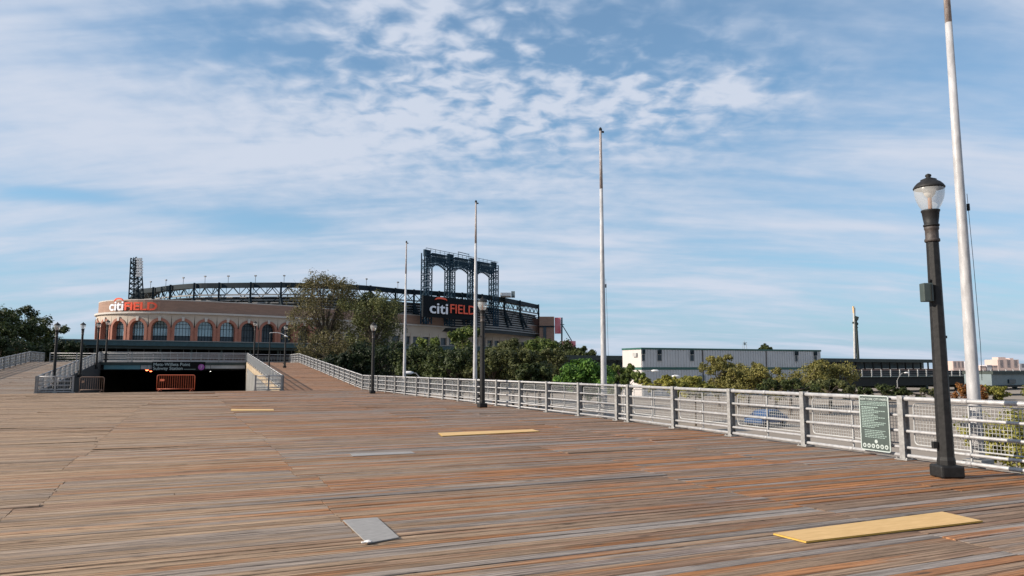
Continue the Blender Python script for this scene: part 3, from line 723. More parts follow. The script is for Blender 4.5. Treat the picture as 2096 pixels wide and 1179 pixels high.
# ------------------------------------------------------------------ stadium
def pt(px, d): 
    p = atz(px, d, 20); return Vector((p.x, p.y, 0))
Cc = FW * 216.3 + RT * -98.7; RR_ = 21.0
rot_pts = []
for th in range(-120, 14, 3): rot_pts.append(Cc + RT * (RR_ * math.sin(R(th))) - FW * (RR_ * math.cos(R(th))))
anch = [FW * d + RT * x for x, d in ((-93.3, 196.0), (-83.9, 200.6), (-74.5, 207.2), (-65, 216), (-35.3, 250), (-12, 283), (11.8, 317), (13.4, 319.3))]
def cr_(p0, p1, p2, p3, t):
    return .5 * ((2 * p1) + (p2 - p0) * t + (2 * p0 - 5 * p1 + 4 * p2 - p3) * t * t + (3 * p1 - p0 - 3 * p2 + p3) * t ** 3)
A = [rot_pts[-1]] + anch
line = list(rot_pts)
for i in range(1, len(A) - 2):
    for k in range(12): line.append(cr_(A[i - 1], A[i], A[i + 1], A[i + 2], k / 12))
line.append(A[-2])
class Curve:
    def __init__(s, pts):
        s.p = pts; s.s = [0]
        for a, b in zip(pts[:-1], pts[1:]): s.s.append(s.s[-1] + (b - a).length)
        s.L = s.s[-1]
    def at(s, t):
        t = max(0, min(s.L - 1e-6, t)); lo, hi = 0, len(s.s) - 1
        while hi - lo > 1:
            m_ = (lo + hi) // 2
            if s.s[m_] <= t: lo = m_
            else: hi = m_
        a, b = s.p[lo], s.p[hi]; f = (t - s.s[lo]) / max(1e-9, s.s[hi] - s.s[lo]); return a.lerp(b, f)
    def nrm(s, t):
        d = s.at(min(s.L, t + 1.5)) - s.at(max(0, t - 1.5)); d.normalize(); return Vector((d.y, -d.x, 0))   # points outwards (towards the camera)
    def P(s, t, out, z):
        q_ = s.at(t) + s.nrm(t) * out; return Vector((q_.x, q_.y, z))
WC = Curve(line)
def s_of(px, cur):
    best = 0; bd = 1e9
    n = 1500
    for i in range(n):
        t_ = cur.L * i / n; p = cur.at(t_); d = p.dot(FW); x = p.dot(RT)
        e = abs(CX + F * x / (d * math.cos(PITCH) + 18 * math.sin(PITCH)) - px)
        if e < bd - 1e-3 and t_ > 28 : bd = e; best = t_
    return best
Z0 = GZ; ZBASE = 9.8; ZCOR = EYE + 14.6; ZTOP = EYE + 18.2
stad = thing('stadium', 'large brick baseball stadium with arched windows and a dark steel upper deck', 'stadium', (WC.at(60).x, WC.at(60).y, Z0))
def SP(mb): 
    o_ = stad.location; mb.v = [(x - o_.x, y - o_.y, z - o_.z) for x, y, z in mb.v]; return mb
def band(mb, cur, s0, s1, o0, o1, z0, z1, step=2.0):
    n = max(1, int((s1 - s0) / step)); vs = []; fs = []
    for i in range(n + 1):
        t_ = s0 + (s1 - s0) * i / n
        for o_, z_ in ((o1, z0), (o1, z1), (o0, z1), (o0, z0)): vs.append(cur.P(t_, o_, z_))
    for i in range(n):
        for k in range(4): a = i * 4 + k; b2 = i * 4 + (k + 1) % 4; fs.append((a, a + 4, b2 + 4, b2))
    fs.append((0, 1, 2, 3)); e = n * 4; fs.append((e + 3, e + 2, e + 1, e)); mb.add(vs, fs); return mb
SE = WC.L
SP(band(MB(), WC, 0, SE, -1.6, -.35, ZCOR + .5, ZTOP)).build('brick_band', M['brick'], stad)
SP(band(band(MB(), WC, 0, SE, -1.6, -.30, ZTOP, ZTOP + .25), WC, 0, SE, -1.4, .55, ZCOR, ZCOR + .5)).build('cornice', M['cornice'], stad)
SP(band(MB(), WC, 0, SE, -3.6, -1.45, Z0, ZTOP - .05)).build('inner_wall', M['glassd'], stad)
# arched bays
SPACE = 5.72; s330 = s_of(328.5, WC)
HALF = 1.98; ZSP = EYE + 10.75; OUT = 2.70
arch_s = [s330 + SPACE * k for k in range(-5, 9)]
aw = MB(); ae = MB()
def arcpts(c, r, n=12): return [(c + r * math.cos(R(180 - 180 * k / n)), ZSP + r * math.sin(R(180 - 180 * k / n))) for k in range(n + 1)]
for idx, c in enumerate(arch_s):
    l, r = c - SPACE / 2, c + SPACE / 2
    outer = arcpts(c, OUT); inner = arcpts(c, HALF)
    # limestone spandrel between outer ring and cornice
    vs = []; fs = []
    top = [(l + (r - l) * k / 12, ZCOR) for k in range(13)]
    for (a, z_), (b, zb) in zip(outer, top): vs += [WC.P(a, 0, z_), WC.P(b, 0, zb)]
    for k in range(12): fs.append((k * 2, k * 2 + 2, k * 2 + 3, k * 2 + 1))
    aw.add(vs, fs)
    # brick ring + piers, with a reveal
    ring_o = [(c - OUT, Z0)] + outer + [(c + OUT, Z0)]; ring_i = [(c - HALF, Z0)] + inner + [(c + HALF, Z0)]
    vs = []
    for (a, za), (b, zb) in zip(ring_o, ring_i): vs += [WC.P(a, .22, za), WC.P(b, .22, zb), WC.P(b, -1.3, zb), WC.P(a, -.1, za)]
    n = len(ring_o); fs = []
    for k in range(n - 1):
        for j in range(3): fs.append((k * 4 + j, k * 4 + j + 1, (k + 1) * 4 + j + 1, (k + 1) * 4 + j))
        fs.append((k * 4 + 3, k * 4, (k + 1) * 4, (k + 1) * 4 + 3))
    ae.add(vs, fs)
    for side, x0_ in ((-1, l), (1, c + OUT)):      # brick slivers between rings
        vs = [WC.P(x0_, .1, Z0), WC.P(x0_ + (SPACE / 2 - OUT), .1, Z0), WC.P(x0_ + (SPACE / 2 - OUT), .1, ZSP + .2), WC.P(x0_, .1, ZSP + .2)]
        ae.add(vs, [(0, 1, 2, 3)])
    # window: glass and mullions
    lit = idx < 9  # bays on the shaded side get darker glass, shade put into the colour
    g = MB(); pts = [(c - HALF, Z0 + 6)] + inner + [(c + HALF, Z0 + 6)]
    g.add([WC.P(a, -1.15, z_) for a, z_ in pts], [tuple(range(len(pts)))])
    wo_ = SP(g).build('window', M['glass'] if lit else M['glassd'], stad)
    mu = MB()
    for k in range(-2, 3):
        a = c + k * HALF / 2.5; hh = math.sqrt(max(0, HALF ** 2 - (k * HALF / 2.5) ** 2))
        mu.beam(WC.P(a, -1.08, Z0 + 6), WC.P(a, -1.08, ZSP + hh), .09, .09)
    for z_ in (EYE + 6.6, EYE + 8.6, ZSP, ZSP + 1.05):
        hw = HALF if z_ <= ZSP else math.sqrt(HALF ** 2 - 1.05 ** 2); mu.beam(WC.P(c - hw, -1.08, z_), WC.P(c + hw, -1.08, z_), .10, .10)
    SP(mu).build('mullions', M['navy'], wo_)
    if lit:
        dk = MB(); dk.add([WC.P(c - HALF, -1.11, Z0 + 6), WC.P(c + HALF, -1.11, Z0 + 6), WC.P(c + HALF, -1.11, EYE + 8.75), WC.P(c - HALF, -1.11, EYE + 8.75)], [(0, 1, 2, 3)])
        SP(dk).build('lower_pane', M['glassd'], wo_)
    ks = MB(); w1 = .30; w2 = .42
    ks.add([WC.P(c - w1, .34, ZSP + HALF - .05), WC.P(c + w1, .34, ZSP + HALF - .05), WC.P(c + w2, .34, ZSP + OUT + .35), WC.P(c - w2, .34, ZSP + OUT + .35),
            WC.P(c - w1, 0, ZSP + HALF - .05), WC.P(c + w1, 0, ZSP + HALF - .05), WC.P(c + w2, 0, ZSP + OUT + .35), WC.P(c - w2, 0, ZSP + OUT + .35)],
           [(0, 1, 2, 3), (0, 4, 5, 1), (1, 5, 6, 2), (2, 6, 7, 3), (3, 7, 4, 0)])
    SP(ks).build('keystone', M['cornice'], stad)
SP(aw).build('arcade_wall', M['lime'], stad); SP(ae).build('arch_surrounds', M['arch'], stad)
sA0 = arch_s[0] - SPACE / 2; sA1 = arch_s[-1] + SPACE / 2
SP(band(MB(), WC, 0, sA0 - .01, -.9, 0, Z0, ZCOR)).build('plain_wall', M['lime'], stad)
# beyond the arches: piers, band and dark windows
pw = MB(); band(pw, WC, sA1 + .01, SE, -.9, 0, EYE + 12.2, ZCOR); band(pw, WC, sA1 + .01, SE, -.9, .05, Z0, EYE + 7.4)
t_ = sA1 + .5
while t_ < SE - 1: band(pw, WC, t_, t_ + 1.15, -.9, .12, EYE + 7.4, EYE + 12.2); band(pw, WC, t_ + 1.15, min(SE - .1, t_ + 4.7), -.9, -.05, EYE + 10.9, EYE + 12.2); t_ += 4.7
SP(pw).build('pier_wall', M['lime'], stad)
t_ = sA1 + 1.7
while t_ < SE - 4: 
    g = MB(); band(g, WC, t_, t_ + 3.4, -.8, -.55, EYE + 7.4, EYE + 10.9); wo_ = SP(g).build('window', M['glassd'], stad); t_ += 4.7
# upper deck structure
RA = [(262, 292), (277, 262), (317, 253), (352, 246), (400, 241), (451, 240), (515, 239), (599, 239), (680, 243), (744, 247), (828, 259), (920, 269), (1013, 284), (1104, 325)]
RP = []
for px, d in RA: p = pt(px, d); RP.append(p)
RL = []
for i in range(len(RP) - 1):
    a = RP[max(0, i - 1)]; d_ = RP[min(len(RP) - 1, i + 2)]
    for k in range(10): RL.append(cr_(a, RP[i], RP[i + 1], d_, k / 10))
RL.append(RP[-1]); RC = Curve(RL); RE = RC.L
ZR = EYE + 28.0
SP(band(MB(), RC, 0, RE, -1.4, 0, ZR - 1.6, ZR)).build('roof_edge', M['navy'], stad)
SP(band(MB(), RC, 0, RE, -8, -1.45, ZR - .5, ZR - .2)).build('roof_canopy', M['navy'], stad)
SP(band(MB(), RC, 0, RE, -.5, .15, ZR - 4.2, ZR - 3.75)).build('lower_chord', M['louver'], stad)
tr = MB(); t_ = 0; st_ = 2.3; k = 0
while t_ + st_ < RE:
    z0_, z1_ = ZR - 3.9, ZR - 1.5
    if k % 2: z0_, z1_ = z1_, z0_
    tr.beam(RC.P(t_, -.3, z0_), RC.P(t_ + st_, -.3, z1_), .2, .2); 
    if k % 2 == 0: tr.beam(RC.P(t_, -.3, ZR - 3.9), RC.P(t_, -.3, ZR - 1.5), .16, .16)
    t_ += st_; k += 1
SP(tr).build('roof_truss', M['navy'], stad)
# inner row of truss work, seen through the outer one
tr = MB(); t_ = 0; k = 0
while t_ + 3.4 < RE:
    tr.beam(RC.P(t_, -7.5, ZR - 4.4 if k % 2 else ZR - .6), RC.P(t_ + 3.4, -7.5, ZR - .6 if k % 2 else ZR - 4.4), .22, .22); t_ += 3.4; k += 1
SP(tr).build('inner_truss', M['track'], stad)
lv = MB(); z_ = ZR - 4.5; o_ = -1.2
while z_ > ZTOP - 3.5:
    band(lv, RC, 0, RE, o_ - .5, o_, z_ - .42, z_, 5.0); z_ -= .95; o_ += .42
SP(lv).build('grandstand_louvres', M['louver'], stad)
bk = MB(); n = 80; vs = []; fs = []
for i in range(n + 1):
    t_ = RE * i / n; vs += [RC.P(t_, -2.2, ZR - 4.4), RC.P(t_, 3.0, ZTOP - 5)]
for i in range(n): fs.append((i * 2, i * 2 + 2, i * 2 + 3, i * 2 + 1))
SP(bk.add(vs, fs)).build('grandstand_back', M['trackd'], stad)
# raking columns
for i, px in enumerate((284, 317, 352, 400, 451, 515, 577, 640, 700, 757, 808, 846, 898, 945, 985, 1030, 1062, 1100)):
    s_ = min(range(0, 1200), key=lambda j: abs((lambda p: CX + F * p.dot(RT) / (p.dot(FW) * math.cos(PITCH) + 28 * math.sin(PITCH)))(RC.at(RE * j / 1200)) - px)) * RE / 1200
    c = MB(); c.beam(RC.P(s_, .5, ZR + .1), RC.P(s_, .6, ZTOP + 2.5), .62, .5); c.beam(RC.P(s_, .6, ZR - 5.2), RC.P(s_ + 1.8, 2.8, ZTOP - 1.5), .7, .7)
    c.beam(RC.P(s_, .6, ZR - 5.5), RC.P(s_, 2.0, ZTOP - 2.5), .8, .8)
    c.beam(RC.P(s_ + 1.6, 2.6, ZTOP + .4), RC.P(s_ + 8.5, .4, ZR - 5.6), .22, .22); c.beam(RC.P(s_ + 1.6, 2.6, ZTOP + .4), RC.P(max(0, s_ - 6), .4, ZR - 5.6), .22, .22)
    SP(c).build('raking_column', M['navy'], stad)
# thin roof masts
for i, px in enumerate((297, 328, 365, 413, 461, 518, 578, 640, 706, 757, 821)):
    s_ = min(range(0, 900), key=lambda j: abs((lambda p: CX + F * p.dot(RT) / (p.dot(FW) * math.cos(PITCH) + 30 * math.sin(PITCH)))(RC.at(RE * j / 900)) - px)) * RE / 900
    c = MB(); c.beam(RC.P(s_, -2, ZR - .2), RC.P(s_, -2, ZR + 2.6), .14, .14); c.beam(RC.P(s_ - .35, -2, ZR + 2.5), RC.P(s_ + .35, -2, ZR + 2.5), .45, .4); SP(c).build('roof_mast', M['louver'], stad)
# brick block at the right end
e = anch[-2]; 
def blockbox(name, px0, px1, d0, d1, ztop, zbot, m, parent=stad, rel=SP):
    a = pt(px0, d0); b = pt(px1, d0); c = pt(px1, d1); d_ = a + (c - b)
    q = MB(); q.add([(v_.x, v_.y, zbot) for v_ in (a, b, c, d_)] + [(v_.x, v_.y, ztop) for v_ in (a, b, c, d_)],
                    [(3, 2, 1, 0), (4, 5, 6, 7), (0, 1, 5, 4), (1, 2, 6, 5), (2, 3, 7, 6), (3, 0, 4, 7)])
    if rel: rel(q)
    return q.build(name, m, parent)
blockbox('end_block', 1104, 1134.5, 312, 335, zat(648, 312), Z0, M['brick'])
blockbox('end_step', 1086, 1103.5, 318, 335, zat(652, 318), Z0, M['brown'])
blockbox('end_band', 1103.5, 1135, 311.7, 312, zat(667, 312), zat(670, 312), M['navy'])
blockbox('end_recess', 1112, 1118, 311.6, 311.9, zat(670, 312), Z0, M['glassd'])
blockbox('roof_unit', 1024, 1046, 283, 291, zat(599, 283), ZR, M['white']); blockbox('roof_unit', 1046.5, 1054, 285, 291, zat(596, 285), ZR, M['greywall'])
t = thing('red_billboard', 'red and pink billboard on a braced mast beyond the right end of the stadium', 'billboard', pt(1142, 318) + Vector((0, 0, Z0)))
def relto(o):
    def f(mb): l = o.location; mb.v = [(x - l.x, y - l.y, z - l.z) for x, y, z in mb.v]; return mb
    return f
rt_ = relto(t)
blockbox('red_panel', 1135.5, 1148, 318, 318.5, zat(650, 318), zat(683, 318), M['pink'], t, rt_)
def stick(name, pa, pb, w_, m, t, d): 
    q = MB(); q.beam(at(pa[0], pa[1], d), at(pb[0], pb[1], d), w_, w_); relto(t)(q); return q.build(name, m, t)
stick('mast', (1150, 650), (1150, 740), .5, M['bluest'], t, 318); stick('brace', (1150, 664), (1179, 712), .35, M['bluest'], t, 318); stick('crossbar', (1148, 664), (1155, 664), .3, M['bluest'], t, 318)
t = thing('red_awning', 'low red roofed structure at the foot of the billboard mast', 'kiosk', pt(1163, 300) + Vector((0, 0, Z0)))
blockbox('roof', 1150, 1178, 300, 303, zat(698, 300), zat(709, 300), M['pink'], t, relto(t)); blockbox('wall', 1152, 1176, 300.2, 303, zat(709.5, 300), Z0, M['brown'], t, relto(t))

# scoreboard frame
t = thing('steel_arch_frame', 'tall blue lattice frame of four towers joined by arched trusses above the stadium', 'steel frame', pt(940, 262) + Vector((0, 0, ZTOP - 3)))
rel = relto(t)
DA, DB = 252.0, 282.0
Pa = at(873.5, 509, DA); Pb = at(1010.5, 532, DB); zTt = Pa.z
Pa.z = 0; Pb.z = 0; dr = (Pb - Pa); LL = dr.length; dr.normalize(); nr = Vector((dr.y, -dr.x, 0))
def FP(s_, o_, z_): q_ = Pa + dr * s_ + nr * o_; return Vector((q_.x, q_.y, z_))
TW = 3.0
tpos = []
for px in (873.5, 921, 967, 1010.5):
    s_ = min(range(0, 1001), key=lambda j: abs((lambda p: CX + F * p.dot(RT) / (p.dot(FW) * math.cos(PITCH) + 35 * math.sin(PITCH)))(Pa + dr * (LL * j / 1000)) - px)) * LL / 1000
    tpos.append(s_)
ZB = ZTOP - 3; ZC = zTt - 1.6
for i, s_ in enumerate(tpos):
    q = MB(); zt = ZC
    for a in (-TW / 2, 0, TW / 2):
        for o_ in (-1.1, 1.1): q.beam(FP(s_ + a, o_, ZB), FP(s_ + a, o_, zt), .34, .34)
    q.build
    z_ = ZB; hstep = 2.3
    while z_ + hstep < zt + .5:
        for o_ in (-1.1, 1.1):
            q.beam(FP(s_ - TW / 2, o_, z_), FP(s_ + TW / 2, o_, z_), .16, .16)
            for x0_, x1_ in ((-TW / 2, 0), (0, TW / 2)):
                q.beam(FP(s_ + x0_, o_, z_), FP(s_ + x1_, o_, z_ + hstep), .15, .15); q.beam(FP(s_ + x1_, o_, z_), FP(s_ + x0_, o_, z_ + hstep), .15, .15)
        q.beam(FP(s_ - TW / 2, -1.1, z_), FP(s_ - TW / 2, 1.1, z_ + hstep), .14, .14); z_ += hstep
    rel(q).build('tower', M['bluest'], t)
for i in range(3):
    a, b = tpos[i] + TW / 2, tpos[i + 1] - TW / 2; q = MB(); n = 12
    for o_ in (-1.1, 1.1):
        q.beam(FP(a, o_, ZC), FP(b, o_, ZC), .5, .5); q.beam(FP(a, o_, ZC - 1.8), FP(b, o_, ZC - 1.8), .3, .3)
        pr = None
        for k in range(n + 1):
            f = k / n; s_ = a + (b - a) * f; zl = ZC - 3.2 - 1.5 * (2 * f - 1) ** 2
            cur_ = FP(s_, o_, zl)
            if pr is not None:
                q.beam(pr, cur_, .34, .34)
                q.beam(pr, FP(s_, o_, ZC), .16, .16); q.beam(FP(a + (b - a) * (k - 1) / n, o_, ZC), cur_, .16, .16)
                q.beam(FP(s_, o_, zl - .5), cur_, .12, .3)
            q.beam(cur_, FP(s_, o_, ZC), .14, .14); pr = cur_
    rel(q).build('arched_truss', M['bluest'], t)
q = MB()
for i, s_ in enumerate(tpos):
    q.beam(FP(s_ - TW / 2, 0, ZC), FP(s_ + TW / 2, 0, ZC), .6, 2.4, (0, 0, 1)); q.beam(FP(s_ - TW / 2, 1.1, ZC - 4), FP(s_ + TW / 2, 1.1, ZC - 4), .3, .3)
    for k in range(3): q.beam(FP(s_ - TW / 2, 1.1, ZC - 1 - k), FP(s_ + TW / 2, 1.1, ZC - k), .3, .3)
rel(q).build('tower_heads', M['bluest'], t)
q = MB(); q.beam(FP(-TW / 2, 1.1, zTt), FP(LL + TW / 2, 1.1, zTt - .35), .14, .14); q.beam(FP(-TW / 2, 1.1, zTt - .7), FP(LL + TW / 2, 1.1, zTt - 1), .08, .08)
s_ = -TW / 2
while s_ < LL + TW / 2: q.beam(FP(s_, 1.1, ZC), FP(s_, 1.1, zTt - .05), .12, .12); s_ += 2.4
m0 = tpos[1] + 4.5
q.beam(FP(m0, 0, ZC), FP(m0, 0, zTt + 1.1), .15, .15); q.beam(FP(m0 + 6, 0, ZC), FP(m0 + 6, 0, zTt + 1.1), .15, .15); q.beam(FP(m0, 0, zTt + 1), FP(m0 + 6, 0, zTt + .8), .2, .2); q.beam(FP(m0, 0, zTt + .2), FP(m0 + 6, 0, zTt), .2, .2)
rel(q).build('catwalk_rail', M['bluest'], t)

# floodlight tower at the left end
dT = 246; t = thing('floodlight_tower', 'leaning lattice floodlight tower behind the left end of the stadium', 'light tower', at(275, 605, dT))
q = MB(); rel = relto(t)
base = [at(263.5, 612, dT), at(285, 612, dT)]; top = [at(268, 528, dT), at(279, 526, dT)]
for o_ in (0, 3.0):
    A0 = base[0] + FW * o_; A1 = base[1] + FW * o_; B0 = top[0] + FW * o_; B1 = top[1] + FW * o_
    mids = [(A0.lerp(B0, k / 8), A1.lerp(B1, k / 8)) for k in range(9)]
    q.beam(A0, B0, .38, .38); q.beam(A1, B1, .38, .38); q.beam(A0.lerp(A1, .5), B0.lerp(B1, .5), .3, .3)
    for k in range(8):
        q.beam(mids[k][0], mids[k + 1][1], .22, .22); q.beam(mids[k][1], mids[k + 1][0], .22, .22); q.beam(mids[k][0], mids[k][1], .25, .25)
        if o_ == 0:
            q.beam(mids[k][0], mids[k][0] + FW * 3, .2, .2); q.beam(mids[k][1], mids[k + 1][1] + FW * 3, .2, .2)
rel(q).build('lattice', M['navy'], t)
q = MB()
for k in range(7): q.beam(at(279 + .3 * k, 531 + 5.6 * k, dT - .6), at(290.5 + (1 if 0 < k < 6 else -1), 531 + 5.6 * k, dT - .6), .35, .35)
q.beam(at(279, 528, dT - .6), at(280, 566, dT - .6), .5, .5); rel(q).build('lamp_rack', M['navy'], t)
q = MB()
for k in range(7):
    for j in range(4):
        c = at(281 + 3.1 * j + (.6 if 0 < k < 6 else -.8), 530.5 + 5.6 * k, dT - 1.0); q.tube([c, c - (FW * .9 - RT * .3) * .45], [.34, .42], 8)
rel(q).build('floodlights', M['white'], t)

# letters that follow a curve
def curved_word(parent, name, txt, s0, z0, height, m, out, widthscale=1.0, cur=WC, bold=.07, depth=.12):
    me = text_mesh(txt, height / .73, depth, name, m, bold)
    xs = [v.co.x for v in me.vertices]; x0 = min(xs); lx = parent.location
    for v in me.vertices:
        P_ = cur.P(s0 + (v.co.x - x0) * widthscale, out + v.co.z, z0 + v.co.y); v.co = P_ - lx
    me.update(); obj(name, me, parent); return s0 + (max(xs) - x0) * widthscale
def arc_piece(parent, s0, s1, z0, rise, th, m, out, cur):
    q = MB(); n = 12; vs = []; fs = []
    for k in range(n + 1):
        f = k / n; a = math.pi * f; s_ = (s0 + s1) / 2 - (s1 - s0) / 2 * math.cos(a); zi = z0 + rise * math.sin(a); zo = z0 + (rise + th) * math.sin(a)
        for o_, z_ in ((out + .15, zi), (out + .15, zo + .15), (out - .15, zo + .15), (out - .15, zi)): vs.append(cur.P(s_, o_, z_))
    for k in range(n):
        for j in range(4): a = k * 4 + j; b2 = k * 4 + (j + 1) % 4; fs.append((a, a + 4, b2 + 4, b2))
    q.add(vs, fs); relto(parent)(q); q.build('red_arc', m, parent)
s_a = s_of(228.5, WC); s_b = s_of(325, WC)
t = thing('stadium_sign', 'large white and red sign letters on the rounded brick wall at the stadium left end', 'sign', WC.P(s_a, 0, ZTOP - 3), 0, 'stadium name signs')
tot = s_b - s_a
zb_ = zat(635, 196)
curved_word(t, 'white_letters', 'citi', s_a + .2, zb_, 2.62, M['lwhite'], .6, tot * .33 / 3.25 * .82)
curved_word(t, 'red_letters', 'FIELD', s_a + tot * .385, zb_, 2.12, M['lred'], .6, tot * .615 / 7.0)
arc_piece(t, s_a + tot * .135, s_a + tot * .345, zb_ + 2.35, .55, .30, M['lred'], .6, WC)
# second sign on its dark panel
class Straight(Curve): pass
q1 = pt(866, 247); q2 = pt(978, 266); SC2 = Curve([q1.lerp(q2, k / 10) for k in range(11)])
t = thing('stadium_sign', 'white and red sign letters on a dark panel under the blue steel frame', 'sign', SC2.P(0, 0, ZTOP - 1), 0, 'stadium name signs')
rel = relto(t)
rel(band(MB(), SC2, 0, SC2.L, -.8, 0, ZTOP - .8, zat(609, 255))).build('sign_panel', M['signpan'], t)
s_a = s_of(878, SC2); 
def sfind(px, cur, zz=22):
    return min(range(0, 2001), key=lambda j: abs((lambda p: CX + F * p.dot(RT) / (p.dot(FW) * math.cos(PITCH) + (zz - EYE) * math.sin(PITCH)))(cur.at(cur.L * j / 2000)) - px)) * cur.L / 2000
sa, sb2, sc_, sd_ = sfind(878, SC2), sfind(915, SC2), sfind(920, SC2), sfind(971, SC2)
def fit_word(parent, name, txt, s0, s1, z0, height, m, out, cur, bold=.02):
    me = text_mesh(txt, height / .73, .12, name, m, bold); xs = [v.co.x for v in me.vertices]; x0 = min(xs); k = (s1 - s0) / (max(xs) - x0)
    for v in me.vertices: v.co = cur.P(s0 + (v.co.x - x0) * k, out + v.co.z, z0 + v.co.y) - parent.location
    me.update(); obj(name, me, parent)
fit_word(t, 'white_letters', 'citi', sa, sb2, zat(640.5, 249), 3.9, M['lwhite'], .4, SC2, .06)
fit_word(t, 'red_letters', 'FIELD', sc_, sd_, zat(642, 259), 3.3, M['lred'], .4, SC2, .03)
arc_piece(t, sfind(889, SC2), sfind(913, SC2), zat(614, 250), .5, .55, M['lred'], .4, SC2)

# ------------------------------------------------------------------ elevated station and track
def wallbox(name, A_, B_, z0, z1, thick, m, parent, inset=0.0):
    """box along the line A-B (2D vectors), its near face on the line pushed back by inset"""
    d = (B_ - A_); d.z = 0; d.normalize(); nb = Vector((-d.y, d.x, 0))
    if nb.dot(FW) < 0: nb = -nb
    a = A_ + nb * inset; b = B_ + nb * inset; c = b + nb * thick; e_ = a + nb * thick
    q = MB(); q.add([(v_.x, v_.y, z0) for v_ in (a, b, c, e_)] + [(v_.x, v_.y, z1) for v_ in (a, b, c, e_)],
                    [(3, 2, 1, 0), (4, 5, 6, 7), (0, 1, 5, 4), (1, 2, 6, 5), (2, 3, 7, 6), (3, 0, 4, 7)])
    relto(parent)(q); return q.build(name, m, parent)
SA = pt(120, 124); SB = pt(1062, 170)
zr = zat(694, 126)
t = thing('elevated_station', 'long dark elevated train station with a flat canopy in front of the stadium', 'train station', (SA.x, SA.y, GZ))
wallbox('canopy_edge', SA, SB, zr - .14, zr, 9, M['louver'], t)
wallbox('canopy_fascia', SA, SB, zr - 1.0, zr - .15, 9, M['teal'], t, .15)
wallbox('canopy_soffit_beam', SA, SB, zr - 1.5, zr - 1.01, 8, M['track'], t, .6)
wallbox('back_wall', SA, SB, 2.0, zr - 1.5, .2, M['trackd'], t, 8.6)  # near-black colour paints in the shade under the canopy
wallbox('platform', SA, SB, 1.2, 2.2, 9, M['trackd'], t, .2)
wallbox('lower_wall', SA, SB, GZ, 1.19, .3, M['trackd'], t, 2.5)
dd = (SB - SA).normalized(); nb = Vector((-dd.y, dd.x, 0)); nb = nb if nb.dot(FW) > 0 else -nb
LSt = (SB - SA).length; q = MB(); s_ = 1.0
while s_ < LSt: P_ = SA + dd * s_ + nb * 1.2; q = MB(); q.beam((P_.x, P_.y, GZ), (P_.x, P_.y, zr - 1.2), .28, .28); relto(t)(q).build('column', M['track'], t); s_ += 5.2
q = MB(); s_ = 2
while s_ < LSt: P_ = SA + dd * s_ + nb * .8; q.beam((P_.x, P_.y, 2.2), (P_.x, P_.y, 3.6), .05, .05); s_ += .55
a_ = SA + nb * .8; b_ = SB + nb * .8; q.beam((a_.x, a_.y, 3.6), (b_.x, b_.y, 3.6), .08, .08); relto(t)(q).build('platform_fence', M['louver'], t)
# grey glazed screens seen above the walkway railing
for pxa, pxb, m_ in ((222, 262, 'greywall'), (262, 345, 'teal'), (352, 505, 'brown')):
    lo = [min(range(0, 1001), key=lambda j: abs((lambda p: CX + F * p.dot(RT) / (p.dot(FW) * math.cos(PITCH)))(SA + dd * (LSt * j / 1000)) - px)) * LSt / 1000 for px in (pxa, pxb)]
    wallbox('screen_wall', SA + dd * lo[0], SA + dd * lo[1], 2.25, 4.6, .1, M[m_], t, 3.0)
q = MB(); s_ = 3
while s_ < LSt * .45: P_ = SA + dd * s_ + nb * 2.7; q.beam((P_.x, P_.y, 2.2), (P_.x, P_.y, zr - 1.5), .1, .1); s_ += 2.2
relto(t)(q).build('mullions', M['louver'], t)
# train platform continuing to the right
SB1 = pt(1062, 150); SB2 = pt(1916, 237); zr2 = zat(726, 152)
t = thing('elevated_platform', 'low dark canopy and platform of the train line running behind the trailer building', 'train platform', (SB1.x, SB1.y, GZ))
wallbox('canopy', SB1, SB2, zr2 - 1.0, zr2, 8, M['track'], t)
wallbox('back_wall', SB1, SB2, 1.5, zr2 - 1.01, .2, M['greywall'], t, 5)
wallbox('platform', SB1, SB2, -.2, 1.4, 8, M['brown'], t, .1)
wallbox('lower_wall', SB1, SB2, GZ, -.21, .3, M['trackd'], t, 3)
q = MB(); d2 = (SB2 - SB1).normalized(); n2 = Vector((-d2.y, d2.x, 0)); n2 = n2 if n2.dot(FW) > 0 else -n2; s_ = 1
while s_ < (SB2 - SB1).length: P_ = SB1 + d2 * s_ + n2 * .6; q = MB(); q.beam((P_.x, P_.y, GZ), (P_.x, P_.y, zr2 - .9), .35, .35); relto(t)(q).build('column', M['trackd'], t); s_ += 4.3
# open elevated track in front, right of the trailers
TA = pt(1704, 150); TB = pt(2300, 205); zt_ = zat(759, 152); 
t = thing('elevated_track', 'dark elevated railway track with pale fence posts at the right side', 'railway viaduct', (TA.x, TA.y, GZ))
d3 = (TB - TA).normalized(); n3 = Vector((-d3.y, d3.x, 0)); n3 = n3 if n3.dot(FW) > 0 else -n3; LT = (TB - TA).length
wallbox('girder', TA, TB, zt_ - 3.2, zt_ - 1.4, 9, M['trackd'], t)
wallbox('walkway', TA, TB, zt_ - 1.4, zt_ - 1.25, 9, M['track'], t, -.3)
q = MB()
for h_ in (.02, .45, .85): q.beam(TA + Vector((0, 0, zt_ - h_)), TB + Vector((0, 0, zt_ - h_)), .06, .06)
relto(t)(q).build('fence_rails', M['louver'], t)
q = MB(); s_ = 1.4
while s_ < LT: P_ = TA + d3 * s_ - n3 * .1; q.beam((P_.x, P_.y, zt_ - 1.4), (P_.x, P_.y, zt_ + .25), .22, .16); s_ += 3.05
relto(t)(q).build('fence_posts', M['corr'], t)
wallbox('far_parapet', TA, TB, zt_ - 1.2, zt_ - .1, .2, M['trackd'], t, 8)
s_ = 5
